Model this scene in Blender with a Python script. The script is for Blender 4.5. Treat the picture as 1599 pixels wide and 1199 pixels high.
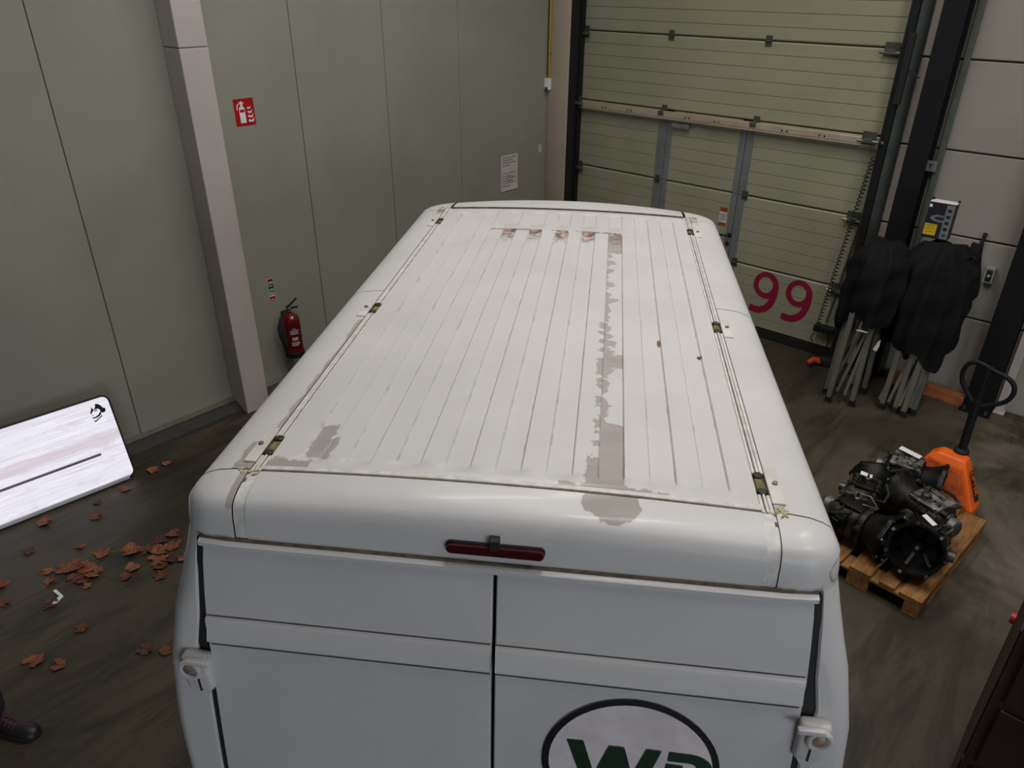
import bpy, bmesh, math, random
from mathutils import Vector, Matrix

for o in list(bpy.data.objects):
    bpy.data.objects.remove(o, do_unlink=True)
SC = bpy.context.scene
COL = SC.collection
PI = math.pi

# ------------------------------------------------------------------ camera
cam_d = bpy.data.cameras.new('camera')
cam = bpy.data.objects.new('camera', cam_d)
COL.objects.link(cam)
cam_d.sensor_fit = 'HORIZONTAL'
cam_d.sensor_width = 36.0
cam_d.lens = 1163.84 / 1599.0 * 36.0
cam_d.clip_start = 0.05
cam_d.clip_end = 100
RW = Matrix(((0.7484593, 0.6631440, 0.0069767),
             (0.3225041, -0.3547625, -0.8775731),
             (-0.5794823, 0.6590778, -0.4793920)))
M3 = RW.transposed() @ Matrix.Diagonal((1, -1, -1))
cam.matrix_world = Matrix.Translation((0, 0, 3.6)) @ M3.to_4x4()
SC.camera = cam

# ------------------------------------------------------------------ world, exposure
w = bpy.data.worlds.new('world')
SC.world = w
w.use_nodes = True
w.node_tree.nodes['Background'].inputs[0].default_value = (0.75, 0.83, 1.0, 1)
w.node_tree.nodes['Background'].inputs[1].default_value = 0.3
SC.view_settings.view_transform = 'Standard'
SC.view_settings.look = 'None'
SC.view_settings.gamma = 1
SC.view_settings.use_curve_mapping = False
SC.view_settings.exposure = 0.0
LAMP_POWER = 47.0          # each ceiling batten, watts
LAMP_COL = (1.0, 0.965, 0.92)
# x, y of the ceiling battens, all hanging at LAMP_Z
LAMP_Z = 6.6
LAMPS = [(-3.2, 3.0), (-1.0, 2.4), (1.8, 2.4), (-3.2, 5.2), (0.0, 5.2)]

# ------------------------------------------------------------------ helpers
def lin(r, g, b):
    f = lambda c: (c / 255 / 12.92) if c / 255 <= 0.04045 else ((c / 255 + 0.055) / 1.055) ** 2.4
    return (f(r), f(g), f(b), 1)

class NT:
    """tiny shader-graph builder"""
    def __init__(s, name, rough=0.5, metal=0.0, base=(0.8, 0.8, 0.8, 1), spec=0.5, coat=0.0):
        s.m = bpy.data.materials.new(name); s.m.use_nodes = True
        s.n = s.m.node_tree.nodes; s.l = s.m.node_tree.links
        s.b = s.n['Principled BSDF']
        s.set('Base Color', base if len(base) == 4 else (*base, 1)); s.set('Roughness', rough); s.set('Metallic', metal)
        s.set('Specular IOR Level', spec); s.set('Coat Weight', coat); s.set('Coat Roughness', 0.12)
        s._tc = None
    def set(s, k, v):
        if hasattr(v, 'links'): s.l.new(v, s.b.inputs[k])
        else: s.b.inputs[k].default_value = v
    def tc(s):
        if not s._tc: s._tc = s.n.new('ShaderNodeTexCoord')
        return s._tc.outputs['Object']
    def pos(s):
        return s.n.new('ShaderNodeNewGeometry').outputs['Position']
    def inp(s, node, i, v):
        if hasattr(v, 'links'): s.l.new(v, node.inputs[i])
        else: node.inputs[i].default_value = v
    def math(s, op, a, b=0.0, c=0.0, clamp=False):
        n = s.n.new('ShaderNodeMath'); n.operation = op; n.use_clamp = clamp
        s.inp(n, 0, a); s.inp(n, 1, b); s.inp(n, 2, c)
        return n.outputs[0]
    def sep(s, v):
        n = s.n.new('ShaderNodeSeparateXYZ'); s.l.new(v, n.inputs[0]); return n.outputs
    def comb(s, x, y, z):
        n = s.n.new('ShaderNodeCombineXYZ'); s.inp(n, 0, x); s.inp(n, 1, y); s.inp(n, 2, z); return n.outputs[0]
    def noise(s, vec, scale=5.0, detail=4.0, rough=0.55, dist=0.0):
        n = s.n.new('ShaderNodeTexNoise'); s.l.new(vec, n.inputs['Vector'])
        n.inputs['Scale'].default_value = scale; n.inputs['Detail'].default_value = detail
        n.inputs['Roughness'].default_value = rough; n.inputs['Distortion'].default_value = dist
        return n.outputs['Fac']
    def scalev(s, vec, sx, sy, sz):
        n = s.n.new('ShaderNodeVectorMath'); n.operation = 'MULTIPLY'; s.l.new(vec, n.inputs[0])
        n.inputs[1].default_value = (sx, sy, sz); return n.outputs[0]
    def mix(s, f, a, b):
        n = s.n.new('ShaderNodeMix'); n.data_type = 'RGBA'
        s.inp(n, 0, f); s.inp(n, 6, a); s.inp(n, 7, b)
        return n.outputs[2]
    def ramp(s, f, p0, p1):
        n = s.n.new('ShaderNodeMapRange'); n.interpolation_type = 'SMOOTHSTEP'
        s.inp(n, 0, f); s.inp(n, 1, p0); s.inp(n, 2, p1)
        return n.outputs[0]
    def between(s, x, lo, hi, soft=0.004):
        off = lambda v, d: s.math('ADD', v, d) if hasattr(v, 'links') else v + d
        a = s.ramp(x, off(lo, -soft), off(lo, soft)); b = s.ramp(x, off(hi, -soft), off(hi, soft))
        return s.math('SUBTRACT', a, b, clamp=True)
    def bump(s, h, strength=0.2, dist=0.01):
        n = s.n.new('ShaderNodeBump'); n.inputs['Strength'].default_value = strength; n.inputs['Distance'].default_value = dist
        s.l.new(h, n.inputs['Height']); s.l.new(n.outputs[0], s.b.inputs['Normal'])

def mat(name, rgb, rough=0.5, metal=0.0, var=0.12, scale=6.0, spec=0.5, bump=0.0, coat=0.0):
    """plain coloured surface with a little procedural mottling"""
    t = NT(name, rough, metal, spec=spec, coat=coat)
    c = lin(*rgb)
    nz = t.noise(t.tc(), scale, 5)
    d = tuple(x * (1 - var) for x in c[:3]) + (1,); h = tuple(min(1, x * (1 + var)) for x in c[:3]) + (1,)
    t.set('Base Color', t.mix(t.ramp(nz, 0.3, 0.7), d, h))
    if bump: t.bump(t.noise(t.tc(), scale * 12, 3), bump, 0.004)
    return t.m

class MB:
    """collects geometry for ONE mesh object"""
    def __init__(s): s.v = []; s.f = []
    def add(s, vs, fs):
        k = len(s.v); s.v += [tuple(p) for p in vs]; s.f += [tuple(i + k for i in f) for f in fs]; return s
    def box(s, x0, x1, y0, y1, z0, z1):
        vs = [(x, y, z) for z in (z0, z1) for y in (y0, y1) for x in (x0, x1)]
        return s.add(vs, [(0, 2, 3, 1), (4, 5, 7, 6), (0, 1, 5, 4), (1, 3, 7, 5), (3, 2, 6, 7), (2, 0, 4, 6)])
    def rbox(s, x0, x1, y0, y1, z0, z1, b=0.01, seg=2):
        bm = bmesh.new(); bmesh.ops.create_cube(bm, size=1)
        for q in bm.verts: q.co = ((x0 + x1) / 2 + q.co.x * (x1 - x0), (y0 + y1) / 2 + q.co.y * (y1 - y0), (z0 + z1) / 2 + q.co.z * (z1 - z0))
        bmesh.ops.bevel(bm, geom=bm.edges[:], offset=b, segments=seg, profile=0.5, affect='EDGES')
        return s.bm(bm)
    def bm(s, bm, M=None):
        bm.verts.index_update(); vs = [(M @ q.co) if M else q.co.copy() for q in bm.verts]
        fs = [[q.index for q in f.verts] for f in bm.faces]; bm.free(); return s.add(vs, fs)
    def prism(s, pts, axis, a, b):
        """extrude a 2D outline along axis ('x','y','z') from a to b"""
        n = len(pts)
        def P(p, t): return {'x': (t, p[0], p[1]), 'y': (p[0], t, p[1]), 'z': (p[0], p[1], t)}[axis]
        vs = [P(p, a) for p in pts] + [P(p, b) for p in pts]
        fs = [tuple(range(n))[::-1], tuple(range(n, 2 * n))] + [(i, (i + 1) % n, n + (i + 1) % n, n + i) for i in range(n)]
        return s.add(vs, fs)
    def tube(s, pts, r, seg=10, cap=True):
        """round tube along a polyline; r a number or a list"""
        pts = [Vector(p) for p in pts]; n = len(pts); rs = r if isinstance(r, (list, tuple)) else [r] * n
        T = [(pts[min(i + 1, n - 1)] - pts[max(i - 1, 0)]).normalized() for i in range(n)]
        u = T[0].orthogonal().normalized(); vs = []
        for i in range(n):
            u = (u - T[i] * u.dot(T[i])).normalized(); w_ = T[i].cross(u)
            for j in range(seg):
                a = 2 * PI * j / seg; vs.append(pts[i] + (u * math.cos(a) + w_ * math.sin(a)) * rs[i])
        fs = [(i * seg + j, i * seg + (j + 1) % seg, (i + 1) * seg + (j + 1) % seg, (i + 1) * seg + j) for i in range(n - 1) for j in range(seg)]
        if cap: fs += [tuple(range(seg))[::-1], tuple(range((n - 1) * seg, n * seg))]
        return s.add(vs, fs)
    def bar(s, p, q, wx, wy):
        """rectangular bar between two points"""
        p = Vector(p); q = Vector(q); t = (q - p).normalized(); u = t.cross(Vector((0, 1, 0)))
        if u.length < 1e-3: u = t.cross(Vector((1, 0, 0)))
        u.normalize(); k = t.cross(u)
        vs = [c + u * sx * wx / 2 + k * sy * wy / 2 for c in (p, q) for sx, sy in ((-1, -1), (1, -1), (1, 1), (-1, 1))]
        return s.add(vs, [(3, 2, 1, 0), (4, 5, 6, 7), (0, 1, 5, 4), (1, 2, 6, 5), (2, 3, 7, 6), (3, 0, 4, 7)])
    def lathe(s, prof, seg=24, M=None, arc=None):
        """prof: list of (radius, height), spun round z"""
        n = len(prof); vs = []
        for r, z in prof:
            for j in range(seg):
                a = 2 * PI * j / seg; p = Vector((r * math.cos(a), r * math.sin(a), z)); vs.append(M @ p if M else p)
        fs = [(i * seg + j, i * seg + (j + 1) % seg, (i + 1) * seg + (j + 1) % seg, (i + 1) * seg + j) for i in range(n - 1) for j in range(seg)]
        if prof[0][0] > 1e-4: fs.append(tuple(range(seg))[::-1])
        if prof[-1][0] > 1e-4: fs.append(tuple(range((n - 1) * seg, n * seg)))
        return s.add(vs, fs)
    def grid(s, rows, closed=False):
        """rows: list of equal-length lists of points"""
        m = len(rows[0]); vs = [p for r in rows for p in r]; fs = []
        for i in range(len(rows) - 1):
            for j in range(m if closed else m - 1):
                fs.append((i * m + j, i * m + (j + 1) % m, (i + 1) * m + (j + 1) % m, (i + 1) * m + j))
        return s.add(vs, fs)
    def xf(s, M):
        s.v = [tuple(M @ Vector(p)) for p in s.v]; return s
    def build(s, name, material, parent=None, smooth=False, fix=True):
        me = bpy.data.meshes.new(name); me.from_pydata(s.v, [], s.f); me.validate()
        if fix:
            bm = bmesh.new(); bm.from_mesh(me); bmesh.ops.recalc_face_normals(bm, faces=bm.faces); bm.to_mesh(me); bm.free()
        me.materials.append(material)
        if smooth:
            for p in me.polygons: p.use_smooth = True
            if smooth != 'all':
                try: me.set_sharp_from_angle(angle=math.radians(38))
                except Exception: pass
        o = bpy.data.objects.new(name, me); COL.objects.link(o)
        if parent: o.parent = parent
        return o

def tag(o, label, cat=None, group=None, kind=None):
    o['label'] = label
    if cat: o['category'] = cat
    if group: o['group'] = group
    if kind: o['kind'] = kind
    return o
def empty(name, loc=(0, 0, 0), rz=0.0, label=None, cat=None, group=None, kind=None):
    o = bpy.data.objects.new(name, None); COL.objects.link(o); o.location = loc; o.rotation_euler = (0, 0, rz); o.empty_display_size = 0.1
    if label: tag(o, label, cat, group, kind)
    elif kind: o['kind'] = kind
    return o
def clone(o, parent=None):
    c = o.copy(); COL.objects.link(c); c.parent = parent; return c
def clone_tree(o, parent=None):
    c = clone(o, parent)
    for ch in list(o.children): clone_tree(ch, c)
    return c
def text_mesh(name, body, size, material, parent, M, bold=0.0, shear=0.0, align='LEFT'):
    cu = bpy.data.curves.new(name, 'FONT'); cu.body = body; cu.size = size; cu.extrude = 0.0006; cu.offset = bold; cu.shear = shear
    cu.align_x = align; cu.resolution_u = 3
    o = bpy.data.objects.new(name + '_c', cu); COL.objects.link(o)
    dg = bpy.context.evaluated_depsgraph_get()
    me = bpy.data.meshes.new_from_object(o.evaluated_get(dg)); bpy.data.objects.remove(o, do_unlink=True)
    me.materials.clear(); me.materials.append(material); me.name = name
    me.transform(M)
    q = bpy.data.objects.new(name, me); COL.objects.link(q); q.parent = parent
    return q

# ------------------------------------------------------------------ ceiling battens (the room's own lamps)
M_LAMPBODY = mat('lamp housing', (225, 225, 222), 0.5)
tube_t = NT('lamp diffuser', 0.5); tube_t.set('Emission Color', (*LAMP_COL, 1)); tube_t.set('Emission Strength', 6.0)
def ceiling_lamp(i, x, y):
    e = empty('ceiling_lamp', (x, y, LAMP_Z), 0, ['first', 'second', 'third', 'fourth', 'fifth', 'sixth', 'seventh'][i] + ' long white batten lamp hanging under the hall roof', 'lamp', 'batten lamps under the roof')
    MB().rbox(-0.09, 0.09, -0.95, 0.95, 0.02, 0.09, 0.012).build('housing', M_LAMPBODY, e)
    MB().rbox(-0.07, 0.07, -0.93, 0.93, 0.0, 0.02, 0.006).build('diffuser', tube_t.m, e)
    for yy in (-0.7, 0.7): MB().tube([(0, yy, 0.09), (0, yy, 7.2 - LAMP_Z)], 0.004, 6).build('hanger', M_LAMPBODY, e)
    ld = bpy.data.lights.new('batten_light', 'AREA'); ld.shape = 'RECTANGLE'; ld.size = 0.3; ld.size_y = 1.9
    ld.spread = math.radians(140); ld.energy = LAMP_POWER; ld.color = LAMP_COL
    lo = bpy.data.objects.new('batten_light', ld); COL.objects.link(lo); lo.parent = e; lo.location = (0, 0, -0.01)
for i, (x, y) in enumerate(LAMPS): ceiling_lamp(i, x, y)

# ================================================================== THE HALL
XW = -6.03     # left wall face
YD = 7.70      # door wall face
def concrete_floor():
    t = NT('floor concrete', 0.62, spec=0.35)
    p = t.pos(); s = t.sep(p)
    big = t.noise(p, 0.55, 6, 0.6, 0.6)
    swirl = t.noise(t.scalev(p, 2.6, 0.55, 1), 1.5, 8, 0.68, 0.5)      # drag marks running along x
    swirl2 = t.noise(t.scalev(p, 3.0, 0.8, 1), 1.3, 8, 0.68, 0.6)
    fine = t.noise(p, 9, 6, 0.7)
    c = t.mix(t.ramp(big, 0.36, 0.66), lin(52, 47, 37), lin(72, 64, 51))
    c = t.mix(t.math('MULTIPLY', t.ramp(swirl, 0.45, 0.62), 0.75), c, lin(36, 32, 24))
    c = t.mix(t.math('MULTIPLY', t.ramp(swirl2, 0.52, 0.72), 0.40), c, lin(92, 82, 66))
    c = t.mix(t.math('MULTIPLY', t.ramp(fine, 0.5, 0.75), 0.3), c, lin(44, 40, 32))
    worn = t.math('MULTIPLY', t.ramp(t.noise(p, 0.55, 6, 0.65, 0.5), 0.46, 0.62), t.math('MULTIPLY', t.ramp(s[0], -1.8, -0.1), t.ramp(s[1], 4.2, 5.3)))  # lit patch of floor near the jack, painted in as paler concrete
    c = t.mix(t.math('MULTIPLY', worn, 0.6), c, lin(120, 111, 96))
    # saw-cut joints of the slab
    j = t.math('ADD', t.between(s[0], -4.768, -4.756, 0.003), t.between(s[1], 7.59, 7.603, 0.003), clamp=True)
    c = t.mix(t.math('MULTIPLY', j, 0.7), c, lin(38, 34, 28))
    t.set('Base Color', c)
    t.set('Roughness', t.math('MULTIPLY_ADD', big, 0.3, 0.42))
    t.bump(t.noise(p, 14, 6), 0.12, 0.004)
    return t.m
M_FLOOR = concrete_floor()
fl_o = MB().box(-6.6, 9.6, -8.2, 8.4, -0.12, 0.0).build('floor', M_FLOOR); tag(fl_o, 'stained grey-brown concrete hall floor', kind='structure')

# left wall: sandwich panels, one metre wide, dark joints
def panel_mat():
    t = NT('wall panel steel', 0.55, spec=0.4)
    p = t.pos()
    c = t.mix(t.ramp(t.noise(p, 1.1, 5), 0.3, 0.7), lin(140, 139, 127), lin(149, 147, 135))
    c = t.mix(t.math('MULTIPLY', t.ramp(t.noise(t.scalev(p, 1, 5, 0.4), 3, 6), 0.62, 0.8), 0.16), c, lin(110, 104, 88))
    t.set('Base Color', c); return t.m
M_PANEL = panel_mat()
M_JOINT = mat('dark joint filler', (60, 58, 52), 0.8)
M_CONC = mat('off white painted concrete', (186, 176, 172), 0.75, var=0.05, scale=2.5, bump=0.08)
wl = MB().box(XW - 0.2, XW - 0.06, -8.0, 8.3, 0, 7.3).build('wall_left', M_JOINT)
tag(wl, 'pale grey-green sandwich panel wall left of the van', kind='structure')
ys = [1.98 + k for k in range(-10, 7)]
for k in range(len(ys) - 1):
    MB().rbox(XW - 0.06, XW, ys[k] + 0.003, ys[k + 1] - 0.003, 0.09, 7.3, 0.004, 1).build('panel', M_PANEL, wl)
MB().rbox(XW - 0.06, XW, ys[-1] + 0.003, 7.6, 0.09, 7.3, 0.004, 1).build('panel', M_PANEL, wl)
# low dark plinth at the wall foot
M_PLINTH = mat('dark plinth', (52, 50, 45), 0.7, bump=0.1)
M_PLINTH2 = mat('plinth top flashing', (96, 94, 84), 0.5)
bb = empty('baseboard_left', (0, 0, 0), kind='structure', label='dark low plinth running along the foot of the panel wall')
for a, b in ((-8.0, 2.85), (3.085, 7.42)):
    MB().prism([(XW, 0.0), (-5.845, 0.0), (-5.85, 0.035), (XW + 0.05, 0.075), (XW, 0.09)], 'y', a, b).build('plinth', M_PLINTH, bb)
    MB().prism([(XW, 0.092), (XW + 0.06, 0.078), (XW + 0.06, 0.083), (XW, 0.097)], 'y', a, b).build('flashing', M_PLINTH2, bb)
# concrete pillars on the left wall
pl = empty('wall_pillar', (-5.91, 2.97, 0), label='off white square concrete pillar standing against the left panel wall', cat='pillar')
MB().rbox(-0.12, 0.125, -0.118, 0.115, 0.0, 3.12, 0.008).build('lower_block', M_CONC, pl)
MB().rbox(-0.12, 0.125, -0.118, 0.115, 3.124, 7.3, 0.008).build('upper_block', M_CONC, pl)
M_BEIGE = mat('beige painted concrete', (176, 160, 143), 0.75, var=0.05, scale=2.5, bump=0.08)
pc = empty('corner_pillar', (-5.86, 7.6, 0), label='beige square concrete pillar in the corner left of the sectional door', cat='pillar')
MB().rbox(-0.17, 0.15, -0.15, 0.10, 0.0, 7.3, 0.02).build('shaft', M_BEIGE, pc, smooth=True)
MB().rbox(-0.172, 0.152, -0.156, -0.150, 0.0, 0.25, 0.002, 1).build('foot_patch', M_BEIGE, pc)

# door wall
M_SLAB = mat('precast slab', (146, 140, 131), 0.8, var=0.06, scale=1.6, bump=0.1)
M_GAP = mat('slab joint shadow gap', (70, 62, 54), 0.9)
wb = MB().box(-2.16, 9.4, YD + 0.03, YD + 0.3, 0, 7.3).build('wall_back', M_GAP); tag(wb, 'pale precast concrete slab wall right of the sectional door', kind='structure')
zj = [0.0, 0.811, 1.543, 2.274, 3.012, 3.748, 4.48, 5.21, 5.95, 6.68, 7.3]
for i in range(len(zj) - 1):
    for xa, xb in ((-2.055, -0.70), (-0.70, 4.4), (4.4, 9.4)):
        MB().rbox(xa + 0.002, xb - 0.002, YD, YD + 0.04, zj[i] + (0.008 if i else 0.0), zj[i + 1] - 0.008, 0.006, 1).build('slab', M_SLAB, wb)
MB().box(-6.1, -2.16, YD + 0.12, YD + 0.3, 4.6, 7.3).build('lintel', M_SLAB, wb)
# the rest of the shell
M_WALL = mat('plain hall wall', (150, 148, 140), 0.8)
M_CEIL = mat('dark hall ceiling', (120, 120, 116), 0.8)
tag(MB().box(-6.6, 9.6, -8.4, 8.4, 7.3, 7.45).build('ceiling', M_CEIL), 'grey sheet roof of the hall', kind='structure')
tag(MB().box(-6.6, 9.6, -8.4, -8.2, 0, 7.3).build('wall_front', M_WALL), 'plain wall behind the camera', kind='structure')
wr = MB()
wr.box(9.4, 9.6, -8.2, -7.4, 0, 7.3); wr.box(9.4, 9.6, -1.0, 8.4, 0, 7.3); wr.box(9.4, 9.6, -7.4, -1.0, 4.4, 7.3)
wr = wr.build('wall_right', M_WALL); tag(wr, 'plain wall on the far right side of the hall', kind='structure')
# unseen glowing gate, added as daylight fill on the van's rear doors
dl = NT('added daylight sheet', 0.5, base=(0.8, 0.85, 0.9, 1)); dl.set('Emission Color', (0.86, 0.92, 1.0, 1)); dl.set('Emission Strength', 5.7)
M_ALU = mat('aluminium', (170, 172, 172), 0.4, 0.7)
g = empty('daylight_fill_gate', (9.45, -4.2, 0), kind='structure', label='unseen glowing gate added in the right wall as daylight fill')
for k in range(8):
    MB().box(-0.01, 0.01, -3.18 + k * 0.8, -2.42 + k * 0.8, 0.04, 4.38).build('pane', dl.m, g)
    MB().box(-0.03, 0.03, -3.2 + k * 0.8, -3.17 + k * 0.8, 0.0, 4.4).build('mullion', M_ALU, g)

# ------------------------------------------------------------------ sectional door (door_1)
def doorskin():
    t = NT('door panel paint', 0.5, spec=0.4); p = t.pos()
    c = t.mix(t.ramp(t.noise(p, 1.3, 5), 0.3, 0.7), lin(141, 139, 115), lin(151, 148, 126))
    t.set('Base Color', c); t.bump(t.noise(p, 120, 2), 0.25, 0.002); return t.m
M_DOOR = doorskin()
M_GREY = mat('anodised grey profile', (122, 124, 124), 0.45, 0.3)
M_BAR = mat('galvanised bar', (186, 170, 150), 0.4, 0.35)
M_BLACK = mat('black rubber', (16, 16, 17), 0.75)
M_TRACK = mat('dark steel track', (34, 37, 36), 0.45, 0.5)
M_ZINC = mat('zinc', (140, 142, 140), 0.35, 0.8)
M_DKZINC = mat('dull hinge steel', (86, 88, 80), 0.5, 0.6)
d1 = empty('door_1', (-4.0, YD, 0), kind='structure', label='tall cream sectional door with wicket door and number 99')
DX0, DX1 = -5.75, -2.20
def L(x): return x + 4.0
zs = [0.10, 0.795, 1.545, 2.312, 3.065, 3.81, 4.55]
def panel_profile(z0, z1):
    """outer face with five shallow horizontal beads and a rolled joint, (y, z)"""
    pts = [(0.05, z0 + 0.006), (0.012, z0 + 0.006), (0.0, z0 + 0.018)]
    n = 6
    for k in range(1, n):
        zc = z0 + (z1 - z0) * k / n
        pts += [(0.0, zc - 0.005), (0.007, zc - 0.001), (0.007, zc + 0.001), (0.0, zc + 0.005)]
    pts += [(0.0, z1 - 0.018), (0.012, z1 - 0.006), (0.05, z1 - 0.006)]
    return pts
LP0, LPM, LP1, RP0, RP1 = -4.59, -4.478, -4.405, -3.59, -3.435
for i in range(len(zs) - 1):
    spans = [(DX0, DX1)] if i > 2 else [(DX0, LP0), (LP1, RP0), (RP1, DX1)]
    for xa, xb in spans:
        MB().prism(panel_profile(zs[i], zs[i + 1]), 'x', L(xa) + 0.001, L(xb) - 0.001).build('panel', M_DOOR, d1)
MB().box(L(DX0), L(DX1), 0.046, 0.052, 0.05, 4.55).build('core_backing', M_JOINT, d1)
# wicket frame posts in two halves with a seam
for i in range(3):
    z0, z1 = zs[i] + 0.003, zs[i + 1] - 0.003
    if i == 2: z1 -= 0.01
    MB().rbox(L(LP0), L(LPM) - 0.004, -0.006, 0.05, z0, z1, 0.003, 1).build('wicket_post', M_GREY, d1)
    MB().rbox(L(LPM) + 0.004, L(LP1), -0.010, 0.05, z0, z1, 0.003, 1).build('wicket_stile', M_GREY, d1)
    MB().rbox(L(RP0), L(RP0) + 0.062, -0.010, 0.05, z0, z1, 0.003, 1).build('wicket_stile', M_GREY, d1)
    MB().rbox(L(RP0) + 0.068, L(RP1), -0.006, 0.05, z0, z1, 0.003, 1).build('wicket_post', M_GREY, d1)
MB().rbox(L(-4.40), L(-4.185), -0.055, -0.002, 2.145, 2.195, 0.004).build('door_closer', M_GREY, d1)
bar = MB().rbox(L(DX0) + 0.02, L(DX1) - 0.07, -0.075, -0.001, 2.222, 2.300, 0.004, 1).build('reinforcing_bar', M_BAR, d1)
for x in (-5.3, -4.95, -4.2, -3.85, -3.1, -2.72):
    for dx in (-0.025, 0.025):
        MB().lathe([(0.0, 0.004), (0.009, 0.003), (0.009, 0)], 8, Matrix.Translation((L(x) + dx, -0.075, 2.265)) @ Matrix.Rotation(PI / 2, 4, 'X')).build('rivet', M_BLACK, bar)
MB().box(L(DX0) + 0.1, L(DX1) - 0.15, -0.0765, -0.074, 2.243, 2.246).build('fold_line', M_DKZINC, bar)
for z in (0.795, 1.545, 2.312, 3.065, 3.81):
    for x in (-4.534, -3.44):
        h = MB().rbox(L(x) - 0.035, L(x) + 0.035, -0.008, -0.001, z + 0.004, z + 0.05, 0.003, 1)
        h.rbox(L(x) - 0.035, L(x) + 0.035, -0.008 if z < 2 or z > 2.5 else -0.085, -0.001 if z < 2 or z > 2.5 else -0.076, z - 0.05, z - 0.004, 0.003, 1)
        h.tube([(L(x) - 0.03, -0.014, z), (L(x) + 0.03, -0.014, z)], 0.009, 8)
        h.build('hinge', M_DKZINC, d1)
    for sx, x in ((1, DX0 + 0.01), (-1, DX1 - 0.01)):
        r = empty('roller_bracket', (L(x), 0, z)); r.parent = d1
        yo = -0.09 if abs(z - 2.312) < 0.01 else -0.012
        b_ = MB(); b_.rbox(min(0, sx * 0.13), max(0, sx * 0.13), yo - 0.006, yo, -0.07, 0.05, 0.004, 1)
        b_.rbox(min(sx * 0.02, sx * 0.11), max(sx * 0.02, sx * 0.11), yo - 0.05, yo, -0.03, -0.012, 0.003, 1); b_.build('plate', M_DKZINC, r)
        MB().tube([(sx * 0.16, yo - 0.035, -0.035), (-sx * 0.08, yo - 0.035, -0.035)], 0.014, 10).build('spindle', M_ZINC, r)
        MB().lathe([(0.0, -0.012), (0.026, -0.012), (0.03, 0), (0.026, 0.012), (0.0, 0.012)], 14, Matrix.Translation((-sx * 0.05, yo - 0.035, -0.035)) @ Matrix.Rotation(PI / 2, 4, 'Y')).build('roller', M_BLACK, r)
MB().box(L(DX0), L(DX1), -0.012, 0.05, 0.002, 0.10).build('bottom_seal', M_BLACK, d1)
# tracks: inner flange, web, outer angle
MB().prism([(L(-5.693), -0.10), (L(-5.665), -0.10), (L(-5.665), -0.085), (L(-5.68), -0.085), (L(-5.68), -0.004), (L(-5.693), -0.004)], 'z', 0, 4.55).build('track', M_TRACK, d1)
MB().box(L(-5.708), L(-5.694), -0.243, -0.005, 0, 4.55).build('side_seal', M_BLACK, d1)
MB().prism([(L(-2.155), -0.12), (L(-2.10), -0.12), (L(-2.10), 0.0), (L(-2.118), 0.0), (L(-2.118), -0.10), (L(-2.155), -0.10)], 'z', 0, 4.55).build('track', M_TRACK, d1)
MB().tube([(L(-2.165), -0.10, 0), (L(-2.165), -0.10, 4.55)], 0.014, 8).build('edge_seal', M_BLACK, d1)
MB().prism([(L(-2.095), -0.10), (L(-2.02), -0.02), (L(-2.02), 0.0), (L(-2.095), 0.0)], 'z', 0, 4.55).build('track_angle', mat('galvanised angle', (92, 98, 92), 0.45, 0.6), d1)
MB().rbox(L(-2.13), L(-2.07), -0.15, -0.11, 2.62, 3.2, 0.004, 1).build('spring_box', M_BLACK, d1)
MB().tube([(L(-2.075), -0.13, 2.92), (L(-1.96), -0.14, 2.85)], 0.006, 6).build('pull_wire', M_BLACK, d1)
# coiled cable from the bar down to its terminal box
sp = []
NS = 46
for k in range(NS * 8 + 1):
    t_ = k / (NS * 8); a = k * 2 * PI / 8
    sp.append((L(-2.19 - 0.163 * t_) + 0.02 * math.cos(a), -0.12 + 0.02 * math.sin(a), 2.15 - 1.77 * t_))
MB().tube(sp, 0.0055, 5).build('coiled_cable', M_BLACK, d1, smooth=True)
MB().tube([(L(-2.20), -0.02, 1.5), (L(-2.30), -0.02, 0.40)], 0.008, 6).build('tension_cable', M_DKZINC, d1)
MB().rbox(L(-2.40), L(-2.19), -0.11, -0.02, 0.30, 0.37, 0.006).build('terminal_box', M_TRACK, d1)
MB().tube([(L(-2.38), -0.06, 0.3), (L(-2.42), -0.06, 0.2), (L(-2.40), -0.02, 0.14)], 0.006, 6).build('loose_cable', M_BLACK, d1)
MB().tube([(L(-2.27), -0.06, 0.3), (L(-2.22), -0.07, 0.2), (L(-2.25), -0.03, 0.12)], 0.006, 6).build('loose_cable', M_BLACK, d1)
# wicket handle, lock, sticker
hd = MB().tube([(L(-3.545), -0.012, 1.085), (L(-3.545), -0.055, 1.085), (L(-3.56), -0.06, 1.085), (L(-3.69), -0.06, 1.082)], 0.011, 8)
hd.lathe([(0.0, 0.008), (0.024, 0.008), (0.026, 0)], 14, Matrix.Translation((L(-3.545), -0.010, 1.085)) @ Matrix.Rotation(PI / 2, 4, 'X')); hd.build('handle', M_BLACK, d1, smooth=True)
MB().lathe([(0.0, 0.012), (0.022, 0.010), (0.024, 0)], 14, Matrix.Translation((L(-3.556), -0.010, 0.985)) @ Matrix.Rotation(PI / 2, 4, 'X')).build('lock_rose', M_BLACK, d1)
st = MB().box(L(-3.70), L(-3.612), -0.002, -0.0005, 1.17, 1.375).build('notice_sticker', mat('sticker white', (205, 200, 196), 0.5), d1)
M_STK = mat('sticker rust red', (140, 62, 40), 0.6)
MB().box(L(-3.70), L(-3.612), -0.003, -0.0021, 1.325, 1.375).build('sticker_band', M_STK, st)
MB().box(L(-3.70), L(-3.612), -0.003, -0.0021, 1.17, 1.205).build('sticker_band', M_STK, st)
for k in range(5): MB().box(L(-3.69), L(-3.63 + 0.012 * (k % 2)), -0.003, -0.0021, 1.225 + k * 0.018, 1.231 + k * 0.018).build('print_line', M_DKZINC, st)
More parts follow.
